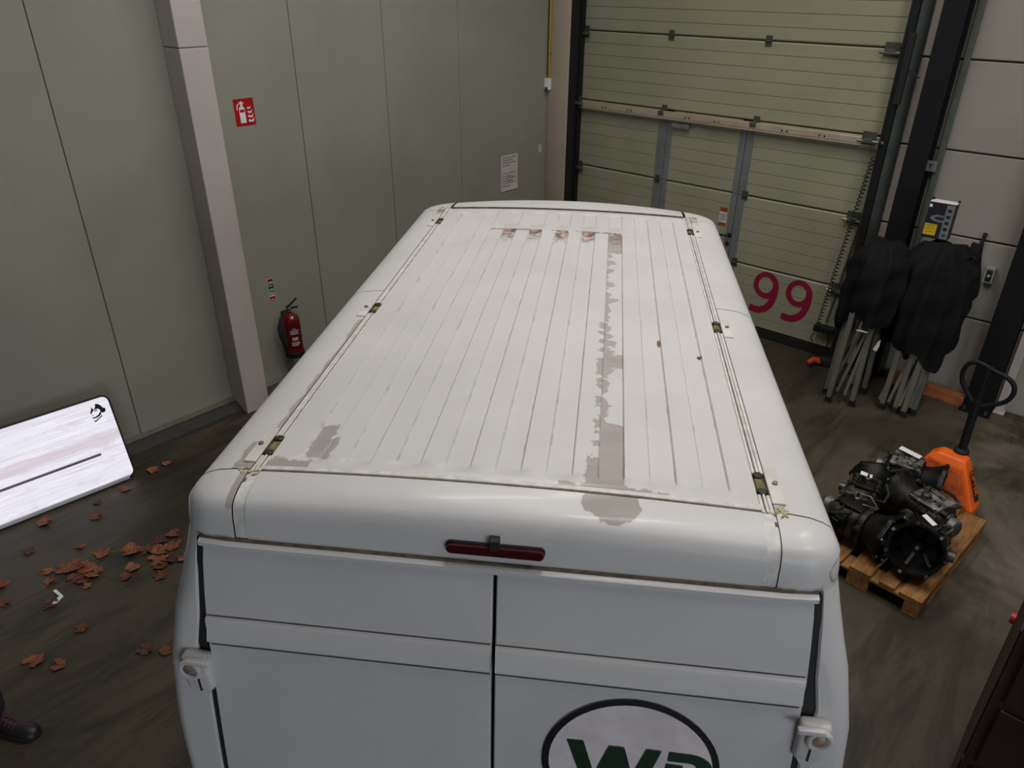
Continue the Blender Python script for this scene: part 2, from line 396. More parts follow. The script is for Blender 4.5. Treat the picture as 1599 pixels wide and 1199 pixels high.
# painted number 99
M_NUM = mat('number paint burgundy', (134, 8, 50), 0.55, var=0.05)
def nine(cx_, z0):
    """digit as one ribbon: bowl ring plus curved tail"""
    m = MB()
    R = [(0.145 * math.cos(a), 0.152 * math.sin(a)) for a in [2 * PI * k / 40 for k in range(41)]]
    r = [(0.082 * math.cos(a) - 0.005, 0.092 * math.sin(a) + 0.003) for a in [2 * PI * k / 40 for k in range(41)]]
    zc = z0 + 0.335
    for q, pts in enumerate((R, r)): pass
    k0 = len(m.v)
    vs = [(cx_ + p[0], -0.0032, zc + p[1]) for p in R] + [(cx_ + p[0], -0.0032, zc + p[1]) for p in r]
    m.add(vs, [(i, i + 1, 42 + i, 41 + i) for i in range(40)])
    out = [(0.145, 0.335), (0.146, 0.26), (0.135, 0.18), (0.105, 0.10), (0.05, 0.035), (-0.02, 0.0), (-0.09, -0.006), (-0.155, 0.008)]
    inn = [(0.076, 0.335), (0.077, 0.265), (0.068, 0.205), (0.043, 0.142), (0.007, 0.098), (-0.04, 0.073), (-0.09, 0.069), (-0.145, 0.082)]
    vs = [(cx_ + a, -0.0034, z0 + b) for a, b in out] + [(cx_ + a, -0.0034, z0 + b) for a, b in inn]
    m.add(vs, [(i, i + 1, 9 + i, 8 + i) for i in range(7)])
    return m
for x in (-3.03, -2.655):
    nine(L(x), 0.285).build('digit_nine', M_NUM, d1, fix=False)

# steel columns on the door wall
M_COLB = mat('black painted steel', (15, 14, 17), 0.6, spec=0.3)
def steel_column(x0, x1, y0, label, foot):
    e = empty('steel_column', ((x0 + x1) / 2, (y0 + YD) / 2, 0), label=label, cat='column')
    hw = (x1 - x0) / 2; hy = (YD - 0.004 - y0) / 2
    MB().prism([(-hw, -hy), (hw, -hy), (hw, -hy + 0.014), (0.007, -hy + 0.014), (0.007, hy - 0.014), (hw, hy - 0.014), (hw, hy), (-hw, hy), (-hw, hy - 0.014), (-0.007, hy - 0.014), (-0.007, -hy + 0.014), (-hw, -hy + 0.014)], 'z', 0.02, 7.29).build('beam', M_COLB, e)
    MB().box(-hw - 0.02, hw + 0.02, -hy - 0.05, hy, 0.0, 0.02).build('foot_plate', M_COLB if foot else M_CONC, e)
    for sx in (-1, 1): MB().lathe([(0.0, 0.03), (0.014, 0.03), (0.014, 0)], 6, Matrix.Translation((sx * (hw - 0.02), -hy - 0.025, 0.02))).build('anchor_bolt', M_DKZINC, e)
steel_column(-1.905, -1.712, 7.50, 'black steel column just right of the sectional door', True)
steel_column(-0.84, -0.62, 7.48, 'black steel column behind the pallet jack handle', True)
tr = empty('cable_duct', (-1.655, 7.685, 0), label='grey-green vertical cable duct on the wall right of the black column', cat='cable duct')
M_DUCT = mat('grey green duct', (84, 90, 80), 0.55)
MB().rbox(-0.024, 0.024, -0.03, 0.012, 0.02, 3.6, 0.004).build('channel', M_DUCT, tr)
MB().rbox(-0.024, 0.024, -0.03, 0.012, 3.603, 7.28, 0.004).build('channel', M_DUCT, tr)
sb = empty('switch_box', (-1.697, 7.65, 2.13), label='small grey steel bracket box on the cable duct beside the black column', cat='switch')
MB().rbox(-0.055, 0.045, -0.045, -0.0, -0.045, 0.045, 0.005).build('housing', mat('switch grey', (120, 122, 118), 0.45, 0.3), sb)
MB().prism([(-0.004, -0.02), (0.004, -0.02), (0.004, 0.0), (0.02, 0.02), (0.01, 0.024), (0.0, 0.01), (-0.01, 0.024), (-0.02, 0.02), (-0.004, 0.0)], 'y', -0.047, -0.0455).build('mark', M_BLACK, sb)
gp = empty('steel_channel', (-0.56, 7.68, 0), label='pale grey upright channel on the wall beside the right black column', cat='channel')
MB().rbox(-0.035, 0.035, -0.03, 0.018, 0.0, 4.2, 0.005).build('profile', M_CONC, gp); MB().rbox(-0.045, 0.05, -0.09, 0.018, 0.0, 0.015, 0.004, 1).build('foot', M_CONC, gp)
cb = empty('push_button_box', (-0.994, 7.695, 1.26), label='small grey push button box with three buttons on the slab wall', cat='switch')
MB().rbox(-0.042, 0.042, -0.055, 0.004, -0.075, 0.075, 0.008).build('housing', mat('control grey', (128, 134, 128), 0.5), cb)
MB().rbox(-0.024, 0.024, -0.059, -0.054, -0.055, 0.055, 0.003, 1).build('button_plate', mat('control dark', (40, 42, 42), 0.5), cb)
for k, c in enumerate(((30, 30, 32), (150, 150, 148), (30, 30, 32))):
    MB().lathe([(0.0, 0.01), (0.012, 0.009), (0.013, 0)], 12, Matrix.Translation((0, -0.059, -0.034 + 0.034 * k)) @ Matrix.Rotation(PI / 2, 4, 'X')).build('button', mat('button %d' % k, c, 0.4), cb)

# ================================================================== THE VAN (local x across, local y forward; forward distance v = y + 4)
VA = 0.5989015
U0 = -0.248
WX, WY = math.cos(VA), math.sin(VA)
van = empty('van', (U0 * WX - 4.0 * WY, U0 * WY + 4.0 * WX, 0), VA, 'white panel van with a ribbed, peeling roof parked in the middle of the hall', 'van')
V0 = 4.0
LEV = [  # z, half width, rear v, rear corner radius, front v at centre, front corner radius, front bulge
    (2.240, 0.800, 1.800, 0.004, 4.860, 0.01, 0.00),
    (2.237, 0.850, 1.765, 0.03, 4.95, 0.06, 0.05),
    (2.230, 0.900, 1.718, 0.06, 5.06, 0.12, 0.10),
    (2.217, 0.938, 1.684, 0.085, 5.15, 0.16, 0.13),
    (2.203, 0.962, 1.668, 0.10, 5.22, 0.18, 0.15),
    (2.175, 0.982, 1.658, 0.11, 5.29, 0.20, 0.16),
    (2.130, 0.990, 1.652, 0.115, 5.35, 0.20, 0.17),
    (2.088, 0.993, 1.649, 0.115, 5.41, 0.20, 0.17),
    (2.00, 1.012, 1.633, 0.105, 5.50, 0.22, 0.18),
    (1.90, 1.036, 1.618, 0.09, 5.59, 0.24, 0.18),
    (1.80, 1.062, 1.603, 0.07, 5.68, 0.26, 0.18),
    (1.60, 1.096, 1.577, 0.05, 5.86, 0.30, 0.18),
    (1.35, 1.114, 1.556, 0.045, 6.08, 0.34, 0.18),
    (1.22, 1.118, 1.549, 0.045, 6.20, 0.36, 0.18),
    (1.05, 1.118, 1.542, 0.045, 6.50, 0.36, 0.18),
    (0.80, 1.112, 1.535, 0.05, 6.62, 0.36, 0.18),
    (0.55, 1.10, 1.53, 0.06, 6.66, 0.36, 0.18),
    (0.30, 1.06, 1.53, 0.06, 6.64, 0.36, 0.18)]
def lerp_lev(z):
    for i in range(len(LEV) - 1):
        a, b = LEV[i], LEV[i + 1]
        if a[0] >= z >= b[0]:
            t = (a[0] - z) / max(1e-9, a[0] - b[0]); return tuple(p + (q - p) * t for p, q in zip(a, b))
    return LEV[0] if z > LEV[0][0] else LEV[-1]
def crown(a, z): return 0.022 * max(0, 1 - (a / 0.79) ** 2) * min(1, max(0, (z - 2.10) / 0.13))
def rear_pt(lv, a):
    """point on the rear face / round the rear corner at lateral a (>0) for level lv"""
    z, A, vr, r = lv[:4]
    if abs(a) <= A - r: v = vr
    else:
        dx = min(abs(a) - (A - r), r); v = vr + r - math.sqrt(max(0, r * r - dx * dx))
    return (a, v - V0, z + crown(a, z))
def front_pt(lv, a):
    z, A, vr, r, vf, rf, bu = lv
    v = vf - bu * (a / 0.95) ** 2
    if abs(a) > A - rf:
        dx = min(abs(a) - (A - rf), rf); v -= rf - math.sqrt(max(0, rf * rf - dx * dx))
    return (a, v - V0, z + crown(a, z))
def side_pt(lv, s, v): return (s * lv[1], v - V0, lv[0])
def corner_path(lv, s, a0, v_end, n=9, ns=3):
    """from the rear face at a0 round the corner to v_end on the side"""
    z, A, vr, r = lv[:4]; pts = []
    a1 = A - r
    q0 = 0.0 if a0 <= a1 else math.asin(min(0.99, (a0 - a1) / r))
    for k in range(4): pts.append((s * (a0 + max(0, a1 - a0) * k / 4), vr + r - r * math.cos(q0) - V0, z))
    for k in range(n + 1):
        q = q0 + (PI / 2 - q0) * k / n; pts.append((s * (a1 + r * math.sin(q)), vr + r - r * math.cos(q) - V0, z))
    vs_ = vr + r
    for k in range(1, ns + 1): pts.append((s * A, vs_ + (v_end - vs_) * k / ns - V0, z))
    return pts
def fcorner_path(lv, s, v0, a_end, n=9, ns=3):
    z, A, vr, r, vf, rf, bu = lv; pts = []
    a1 = A - rf; f = lambda a: vf - bu * (a / 0.95) ** 2
    vj = f(A) - rf
    for k in range(ns): pts.append((s * A, v0 + (vj - v0) * k / ns - V0, z))
    for k in range(n + 1):
        q = PI / 2 * k / n; a = a1 + rf * math.cos(q)
        pts.append((s * a, f(a) - rf + rf * math.sin(q) - V0, z))
    for k in range(1, 5):
        a = a1 + (a_end - a1) * k / 4; pts.append((s * a, f(a) - V0, z + crown(a, z)))
    return pts

# ---- paint
WHITE = (189, 187, 187)
def van_paint(name, feature):
    t = NT(name, 0.42, spec=0.45, coat=0.08)
    p = t.tc(); x, y, z = t.sep(p)
    base = t.mix(t.ramp(t.noise(p, 2.2, 6, 0.6), 0.35, 0.7), lin(*WHITE), lin(182, 180, 181))
    # fine specks and scuffs
    sp = t.ramp(t.noise(p, 42, 3, 0.6), 0.775, 0.79)
    base = t.mix(t.math('MULTIPLY', sp, 0.45), base, lin(128, 122, 116))
    n1 = t.math('SUBTRACT', t.noise(p, 26, 5, 0.65), 0.5)
    n2 = t.math('SUBTRACT', t.noise(t.scalev(p, 1, 1.7, 1), 7, 5, 0.6), 0.5)
    xd = t.math('MULTIPLY_ADD', n1, 0.05, x); yd = t.math('MULTIPLY_ADD', n1, 0.09, y)
    def AND(*a):
        r = a[0]
        for q in a[1:]: r = t.math('MULTIPLY', r, q)
        return r
    def OR(*a):
        r = a[0]
        for q in a[1:]: r = t.math('MAXIMUM', r, q)
        return r
    def ell(cx_, cy, rx, ry, X=xd, Y=yd):
        u = t.math('DIVIDE', t.math('SUBTRACT', X, cx_), rx); v = t.math('DIVIDE', t.math('SUBTRACT', Y, cy), ry)
        d = t.math('ADD', t.math('MULTIPLY', u, u), t.math('MULTIPLY', v, v))
        return t.math('SUBTRACT', 1.0, t.ramp(d, 0.94, 1.06))
    def box(x0, x1, y0, y1, X=xd, Y=yd): return AND(t.between(X, x0, x1), t.between(Y, y0, y1))
    primer = None; rust = None; grime = None
    if feature == 'roof':
        # peeled clear strip in one valley: primer hugs its left edge, islands of paint remain
        lean = t.math('DIVIDE', t.math('SUBTRACT', 0.365, x), 0.085)
        isl = t.math('MULTIPLY_ADD', lean, 0.62, t.math('MULTIPLY', n2, 1.7))
        isl = t.math('MULTIPLY_ADD', n1, 0.5, isl)
        strip = AND(t.between(x, 0.285, 0.363, 0.002), t.between(y, 1.86 - V0, 4.34 - V0), t.ramp(isl, 0.40, 0.43))
        fringe = box(0.262, 0.30, 2.05 - V0, 3.05 - V0)
        tail = box(0.245, 0.36, 1.80 - V0, 1.99 - V0)
        full = AND(t.between(x, 0.285, 0.363, 0.002), OR(t.between(yd, 1.86 - V0, 2.20 - V0), t.between(yd, 2.62 - V0, 2.74 - V0), t.between(yd, 4.02 - V0, 4.34 - V0)))
        corner = box(-0.775, -0.62, 1.80 - V0, 1.86 - V0)
        tri = AND(t.between(yd, 1.88 - V0, 2.08 - V0), t.between(xd, -0.655, -0.60))
        tri2 = AND(t.between(yd, 1.87 - V0, 2.0 - V0), t.between(xd, -0.60, -0.567))
        rear = AND(t.between(yd, 1.78 - V0, 1.835 - V0), t.between(xd, 0.16, 0.50))
        primer = OR(strip, AND(fringe, t.ramp(n2, -0.02, 0.0)), tail, full, corner, tri, tri2, rear)
        mod = t.math('ABSOLUTE', t.math('SUBTRACT', t.math('MODULO', t.math('ADD', x, 1.58 - 0.007 + 0.079), 0.158), 0.079))
        inval = t.math('SUBTRACT', 1.0, t.ramp(mod, 0.034, 0.038))
        endz = t.ramp(t.math('MULTIPLY_ADD', n1, 0.45, y), 4.12 - V0, 4.34 - V0)
        rust = AND(inval, t.between(x, -0.36, 0.375), endz, t.between(y, 4.0 - V0, 4.362 - V0), t.ramp(t.noise(p, 30, 5, 0.7), 0.36, 0.52))
        edge = AND(t.between(y, 4.345 - V0, 4.364 - V0, 0.002), t.between(x, -0.43, 0.30), t.ramp(t.noise(p, 18, 4), 0.40, 0.5))
        rust = OR(rust, t.math('MULTIPLY', edge, 0.7))
        chip1 = ell(0.513, 2.885 - V0, 0.008, 0.035, x, y); chip2 = ell(0.672, 2.786 - V0, 0.010, 0.016, x, y)
        rust = OR(t.math('MULTIPLY', rust, 0.92), chip1, chip2)
        rim = t.math('SUBTRACT', 1.0, t.ramp(t.math('ABSOLUTE', t.math('SUBTRACT', mod, 0.037)), 0.0, 0.006))
        grime = AND(rim, t.between(x, -0.69, 0.70), t.between(y, 1.86 - V0, 4.75 - V0), t.math('MULTIPLY', t.ramp(t.noise(t.scalev(p, 3, 1, 1), 14, 4), 0.5, 0.7), 0.55))  # broken dark rim, also painted to strengthen the shaded edges of the ribs
    elif feature == 'header':
        primer = ell(0.327, 1.765 - V0, 0.088, 0.075)
        grime = t.math('SUBTRACT', 1.0, t.ramp(z, 2.088, 2.102))
    elif feature == 'rail':
        wid = t.math('MULTIPLY_ADD', n2, 0.05, 0.812)
        streak = AND(t.between(t.math('MULTIPLY', x, -1.0), 0.79, wid, 0.002), t.between(y, 2.05 - V0, 2.98 - V0))
        patch = box(-0.862, -0.79, 1.80 - V0, 1.96 - V0)
        patch2 = AND(t.between(xd, 0.80, 0.83), t.between(yd, 1.8 - V0, 1.84 - V0))
        primer = OR(streak, patch, patch2)
        ends = OR(t.ramp(y, 4.66 - V0, 4.80 - V0), 0.0)
        rust = AND(t.between(t.math('ABSOLUTE', x), 0.79, 0.845), ends, t.ramp(t.noise(p, 24, 5), 0.40, 0.52), t.math('SUBTRACT', 1.0, t.ramp(y, 4.86 - V0, 4.88 - V0)))
        rust = t.math('MULTIPLY', rust, 0.75)
    elif feature == 'cap':
        seam = AND(t.between(t.math('MULTIPLY', x, -1.0), 0.79, 0.822, 0.002), t.between(t.math('MULTIPLY_ADD', n1, 0.1, z), 2.205, 2.25))
        primer = seam
        gx = t.math('SUBTRACT', 1.0, t.ramp(t.math('MULTIPLY_ADD', n1, 0.03, z), 2.090, 2.106))
        grime = AND(gx, t.between(t.math('ABSOLUTE', x), 0.79, 0.93))
        cx2 = t.math('POWER', t.math('DIVIDE', t.math('SUBTRACT', xd, 0.972), 0.030), 2.0); cz2 = t.math('POWER', t.math('DIVIDE', t.math('SUBTRACT', z, 2.135), 0.034), 2.0)
        dd = t.math('ADD', cx2, cz2)
        dent = t.between(dd, 0.75, 1.15, 0.08)
        grime = OR(grime, t.math('MULTIPLY', dent, 0.8))
    if primer is not None: base = t.mix(t.math('MULTIPLY', primer, 0.92), base, t.mix(t.ramp(n2, -0.1, 0.1), lin(140, 134, 131), lin(149, 142, 137)))
    if grime is not None: base = t.mix(t.math('MULTIPLY', grime, 0.7), base, lin(78, 70, 56))
    if rust is not None: base = t.mix(rust, base, t.mix(t.ramp(n2, -0.1, 0.1), lin(84, 54, 34), lin(126, 96, 72)))
    t.set('Base Color', base)
    if primer is not None: t.set('Roughness', t.math('MULTIPLY_ADD', primer, 0.25, 0.42))
    return t.m
P_ROOF = van_paint('van roof paint', 'roof'); P_HEAD = van_paint('van header paint', 'header')
P_RAIL = van_paint('van rail paint', 'rail'); P_CAP = van_paint('van corner paint', 'cap'); P_BODY = van_paint('van body paint', 'plain')
M_SEALANT = mat('aged beige sealant', (190, 188, 184), 0.5, var=0.14, scale=30)
M_SEALDK = mat('dirt packed joint', (84, 74, 58), 0.85, var=0.4, scale=30)
M_GLASS = mat('dark van glass', (18, 22, 24), 0.08)

# ---- ribbed roof sheet
VC = [0.007 + 0.158 * k for k in range(-4, 5)]     # valley centres
def roof_z(a, v):
    z = 2.246 + crown(a, 2.25)
    d = 0.0
    for k, c in enumerate(VC):
        q = abs(a - c)
        if q < 0.0425:
            dep = 0.0085 if q <= 0.0365 else 0.0085 * (0.0425 - q) / 0.006
            central = 2 <= k <= 6
            end = 4.36 if central else 4.74
            f = min(1, max(0, (v - 1.845) / 0.05)) * min(1, max(0, (end - v) / (0.012 if central else 0.06)))
            dd = dep * f
            if central and 4.43 < v < 4.74: dd = max(dd, dep * 0.6 * min(1, (v - 4.43) / 0.008) * min(1, (4.74 - v) / 0.008))
            d = max(d, dd)
    if -0.424 < a < 0.466 and 4.35 < v < 4.80: z += 0.003 * min(1, (v - 4.352) / 0.008, (4.80 - v) / 0.02)
    if v < 1.835: z -= 0.006 * (1.835 - v) / 0.035
    if v > 4.79: z -= 0.006 * (v - 4.79) / 0.03
    return z - d
As = set()
for c in VC:
    for q in (-0.0425, -0.0365, 0.0365, 0.0425): As.add(round(c + q, 5))
    As.add(round(c, 5)); As.add(round(c + 0.079, 5))
As |= {-0.4245, -0.4235, 0.4655, 0.4665, -0.757, -0.73, -0.70, 0.72, 0.757}
As = sorted(a for a in As if -0.7571 <= a <= 0.7571)
Vs = [1.80, 1.815, 1.835, 1.845, 1.87, 1.895] + [1.95 + 0.1 * k for k in range(24)] + [4.30, 4.346, 4.348, 4.36, 4.362, 4.43, 4.438, 4.5, 4.6, 4.68, 4.70, 4.732, 4.74, 4.76, 4.79, 4.82, 4.85]
rows = [[(a, v - V0, roof_z(a, v)) for a in As] for v in sorted(Vs)]
m = MB().grid(rows)
m.grid([[(a, 1.80 - V0, roof_z(a, 1.80)) for a in As], [(a, 1.80 - V0, 2.21) for a in As]])
for s in (0, -1): m.grid([[r[s] for r in rows], [(r[s][0], r[s][1], 2.21) for r in rows]])
tag(m.build('roof_panel', P_ROOF, van, smooth=True, fix=True), 'white ribbed roof sheet with one peeled grey strip')
# dark bed below the joints
MB().box(-0.80, 0.80, 1.77 - V0, 4.88 - V0, 2.16, 2.222).build('roof_bed', M_SEALDK, van)

def shell(rows_outer, name, material, parent, closed_in=0.012):
    return MB().grid(rows_outer).build(name, material, parent, smooth='all')
NC = 8
# rear header: top levels between the gutters
HA = [-0.760 + 1.52 * k / 24 for k in range(25)]
m = MB().grid([[rear_pt(lv, a) for a in HA] for lv in LEV[:NC]])
m.grid([[rear_pt(LEV[0], a) for a in HA], [(a, 1.80 - V0, 2.21) for a in HA]])
hd_o = m.build('rear_header', P_HEAD, van, smooth=True); tag(hd_o, 'white rear roof header with a round peeled patch')
# transverse sealant strip in the rear roof joint
MB().grid([[(a, v - V0, 2.243 + crown(a, 2.25) + dz) for a in HA] for v, dz in ((1.803, -0.016), (1.806, 0.0), (1.822, 0.001), (1.835, 0.0), (1.837, -0.006))]).build('joint_strip', M_SEALANT, van, smooth=True)
MB().grid([[(a, v - V0, 2.2405 + crown(a, 2.25) + dz) for a in HA] for v, dz in ((1.797, -0.01), (1.798, 0.001), (1.8035, 0.001), (1.804, -0.01))]).build('joint_line', M_SEALDK, van)
# front header
m = MB().grid([[front_pt(lv, a) for a in HA] for lv in LEV[:NC]])
m.build('front_header', P_BODY, van, smooth=True)
MB().grid([[(a, v - V0, 2.241 + crown(a, 2.25) + dz) for a in HA] for v, dz in ((4.848, -0.01), (4.850, 0.003), (4.856, 0.003), (4.858, -0.01))]).build('joint_line', M_SEALDK, van)
for s in (-1, 1):
    side = 'left' if s < 0 else 'right'
    # corner cap, two rails, front corner
    cp = MB().grid([corner_path(lv, s, 0.801, 1.803) for lv in LEV[:NC]]).build('rear_corner_cap', P_CAP, van, smooth='all')
    MB().grid([[side_pt(lv, s, v) for v in (1.808, 2.2, 2.6, 3.0, 3.332)] for lv in LEV[:NC]]).build('side_rail', P_RAIL, van, smooth='all')
    MB().grid([[side_pt(lv, s, v) for v in (3.337, 3.7, 4.1, 4.5, 4.80)] for lv in LEV[:NC]]).build('side_rail', P_RAIL, van, smooth='all')
    MB().grid([fcorner_path(lv, s, 4.805, 0.775) for lv in LEV[:NC]]).build('front_corner_cap', P_RAIL, van, smooth='all')
    # inner skin behind the rail joints
    MB().grid([[(s * (lv[1] - 0.008), v - V0, lv[0] - 0.006) for v in (1.75, 3, 4.85)] for lv in LEV[:NC]]).build('rail_backing', M_SEALDK, van)
    # gutter: bed, trim strip, rear drop strip
    MB().box(*(sorted((s * 0.759, s * 0.799))), 1.80 - V0, 4.86 - V0, 2.215, 2.233).build('gutter_bed', M_SEALDK, van)
    for ga, gb, gz in ((0.7615, 0.7715, 2.241), (0.775, 0.7835, 2.2435), (0.7865, 0.798, 2.240)):
        for va_, vb_ in ((1.80, 1.888), (1.998, 3.058), (3.168, 4.478), (4.588, 4.855)):
            MB().rbox(*(sorted((s * ga, s * gb))), va_ - V0, vb_ - V0, 2.225, gz, 0.002, 1).build('gutter_trim', M_SEALANT, van)
    GA = [s * a for a in (0.7615, 0.772, 0.780, 0.788, 0.7995)]
    MB().grid([[(a, rear_pt(lv, a)[1] + 0.004, lv[0] - 0.003) for a in GA] for lv in LEV[:NC]]).build('gutter_drop', M_SEALANT, van, smooth='all')
    # roof carrier mounts
    for vm in (1.943, 3.113, 4.533):
        e = empty('carrier_mount', (0, vm - V0, 0)); e.parent = van
        a0, a1 = sorted((s * 0.798, s * 0.838))
        MB().rbox(a0, a1, -0.10, 0.085, 2.2385, 2.2445, 0.002, 1).build('plate', mat('mount plate white', (188, 184, 178), 0.5) if vm < 1.95 and s < 0 else bpy.data.materials['mount plate white'], e)
        MB().rbox(*(sorted((s * 0.766, s * 0.792))), -0.05, 0.05, 2.23, 2.239, 0.003, 1).build('channel', bpy.data.materials.get('olive grime') or mat('olive grime', (104, 94, 52), 0.7, var=0.4, scale=40), e)
        for dv in (-0.042, 0.042):
            b_ = MB().lathe([(0.016, 2.232), (0.017, 2.244), (0.012, 2.247), (0.0, 2.2475)], 6, Matrix.Translation((s * 0.778, dv, 0)))
            b_.box(s * 0.778 - 0.019, s * 0.778 + 0.019, dv - 0.017, dv + 0.017, 2.228, 2.236)
            b_.build('bolt', bpy.data.materials.get('oily bolt') or mat('oily bolt', (44, 38, 32), 0.55, 0.3), e)
        MB().lathe([(0.009, 0), (0.008, 0.006), (0.0, 0.008)], 10, Matrix.Translation((s * 0.822, 0.0, 2.244))).build('screw', bpy.data.materials.get('screw grey') or mat('screw grey', (96, 104, 108), 0.4, 0.5), e)
# sealant lumps where the joints meet
M_LUMP = mat('cracked sealant', (150, 138, 104), 0.85, var=0.5, scale=60, bump=0.4)
rl = random.Random(3)
for s in (-1, 1):
    for vj, n in ((1.802, 16), (4.835, 12)):
        m = MB()
        for k in range(n):
            cx_ = s * (0.805 + rl.uniform(-0.035, 0.028)); cy = vj - V0 + rl.uniform(-0.015, 0.022); q = rl.uniform(0.004, 0.009)
            bm_ = bmesh.new(); bmesh.ops.create_icosphere(bm_, subdivisions=1, radius=q)
            m.bm(bm_, Matrix.Translation((cx_, cy, 2.239 + rl.uniform(-0.004, 0.002))) @ Matrix.Rotation(rl.uniform(0, 3), 4, 'Z') @ Matrix.Diagonal((1.7, 0.7, 0.35, 1)))
        m.build('sealant_lump', M_LUMP, van)

# ---- lower body shell: D pillars, flanks, nose (rear left open for the doors)
DE = [(2.088, 0.912), (2.0, 0.922), (1.90, 0.930), (1.80, 0.936), (1.60, 0.940), (1.35, 0.948), (1.22, 0.954), (1.05, 0.962), (0.80, 0.968), (0.55, 0.968), (0.30, 0.96)]
def door_edge(z):
    for (za, a), (zb, b) in zip(DE, DE[1:]):
        if za >= z >= zb: return a + (b - a) * (za - z) / (za - zb)
    return DE[0][1] if z > 2 else DE[-1][1]
GAPW = lambda z: 0.016 + 0.022 * max(0, 1 - abs(z - 1.68) / 0.14)
m = MB()
for s in (-1, 1):
    MB().grid([[(s * a, lerp_lev(z)[2] + 0.010 - V0, z) for a in (door_edge(z) - 0.008, door_edge(z) + GAPW(z) + 0.002)] for z in (2.08, 2.0, 1.9, 1.8, 1.74, 1.68, 1.62, 1.5, 1.35, 1.22, 1.05, 0.8, 0.5)]).build('door_seal', M_BLACK, van)
    rows = []
    for lv in sorted(LEV[7:] + [lerp_lev(q) for q in (1.74, 1.68, 1.5)], key=lambda q: -q[0]):
        z, A, vr, r = lv[:4]
        gp_ = GAPW(z)
        cpt = corner_path(lv, s, door_edge(z) + gp_ + 0.006, 3.3, ns=4); yq = cpt[0][1]
        path = [(s * (door_edge(z) + gp_), yq + 0.06, z), (s * (door_edge(z) + gp_), yq + 0.006, z)] + cpt
        path += fcorner_path(lv, s, 3.4, 0.0, ns=4)
        rows.append(path)
    m.grid(rows)
body = m.build('body_shell', P_BODY, van, smooth=True)
MB().box(-1.0, 1.0, 1.66 - V0, 6.1 - V0, 0.28, 0.42).build('floor_pan', M_BLACK, van)
MB().grid([[(a, lerp_lev(z)[2] + 0.05 - V0, z) for a in (-(door_edge(z) + 0.03), door_edge(z) + 0.03)] for z in (2.10, 1.9, 1.6, 1.0, 0.32)]).build('door_seal_frame', M_BLACK, van)
MB().grid([[(a, front_pt(lv, a)[1] + 0.006, lv[0] + 0.004) for a in [-0.86 + 1.72 * k / 12 for k in range(13)]] for lv in LEV[7:14]]).build('windscreen', M_GLASS, van, smooth='all')
for s in (-1, 1):
    MB().grid([[(s * (lerp_lev(z)[1] + 0.004), v - V0, z) for v in v_] for z, v_ in ((1.93, (4.55, 5.0, 5.40)), (1.6, (4.5, 5.1, 5.72)), (1.25, (4.5, 5.1, 5.85)))]).build('cab_window', M_GLASS, van, smooth='all')
    for vv_ in (2.42, 5.62):
        wh = empty('wheel', (s * 0.93, vv_ - V0, 0.335)); wh.parent = van
        MY = Matrix.Rotation(PI / 2, 4, 'Y')
        MB().lathe([(0.2, -0.1), (0.3, -0.1), (0.334, -0.07), (0.334, 0.07), (0.3, 0.1), (0.2, 0.1)], 28, MY).build('tyre', M_BLACK, wh, smooth=True)
        MB().lathe([(0.0, -0.06), (0.205, -0.09), (0.205, 0.09), (0.0, 0.06)], 20, MY).build('rim', M_ZINC, wh, smooth=True)
    tl = MB().rbox(*(sorted((s * 0.985, s * 1.092))), 1.515 - V0, 1.66 - V0, 0.45, 0.86, 0.02).build('tail_lamp', mat('tail lamp red', (110, 12, 14), 0.2), van)
    MB().rbox(*(sorted((s * 0.6, s * 0.98))), 6.42 - V0, 6.58 - V0, 0.82, 1.06, 0.04).build('headlamp', M_GLASS, van)
    mr = MB().rbox(*(sorted((s * 1.10, s * 1.26))), 5.42 - V0, 5.55 - V0, 1.22, 1.62, 0.03).build('door_mirror', M_BLACK, van)
MB().rbox(-1.04, 1.04, 1.50 - V0, 1.60 - V0, 0.36, 0.52, 0.03).build('rear_bumper', M_TRACK, van)
MB().rbox(-0.95, 0.95, 6.52 - V0, 6.72 - V0, 0.3, 0.62, 0.05).build('front_bumper', M_TRACK, van)

# drip rail over the doors
RA = [-0.918 + 1.836 * k / 20 for k in range(21)]
m = MB()
yy = lambda a: rear_pt(LEV[7], a)[1]
m.grid([[(a, yy(a) + dy, z) for a in RA] for dy, z in ((0.012, 2.086), (-0.014, 2.083), (-0.022, 2.078), (-0.022, 2.064), (0.012, 2.062))])
m.build('drip_rail', P_BODY, van, smooth=True)
MB().grid([[(a, yy(a) + dy, z) for a in RA] for dy, z in ((-0.001, 2.0935), (-0.005, 2.091), (-0.006, 2.084), (-0.001, 2.083))]).build('drip_rail_dirt', M_SEALDK, van)

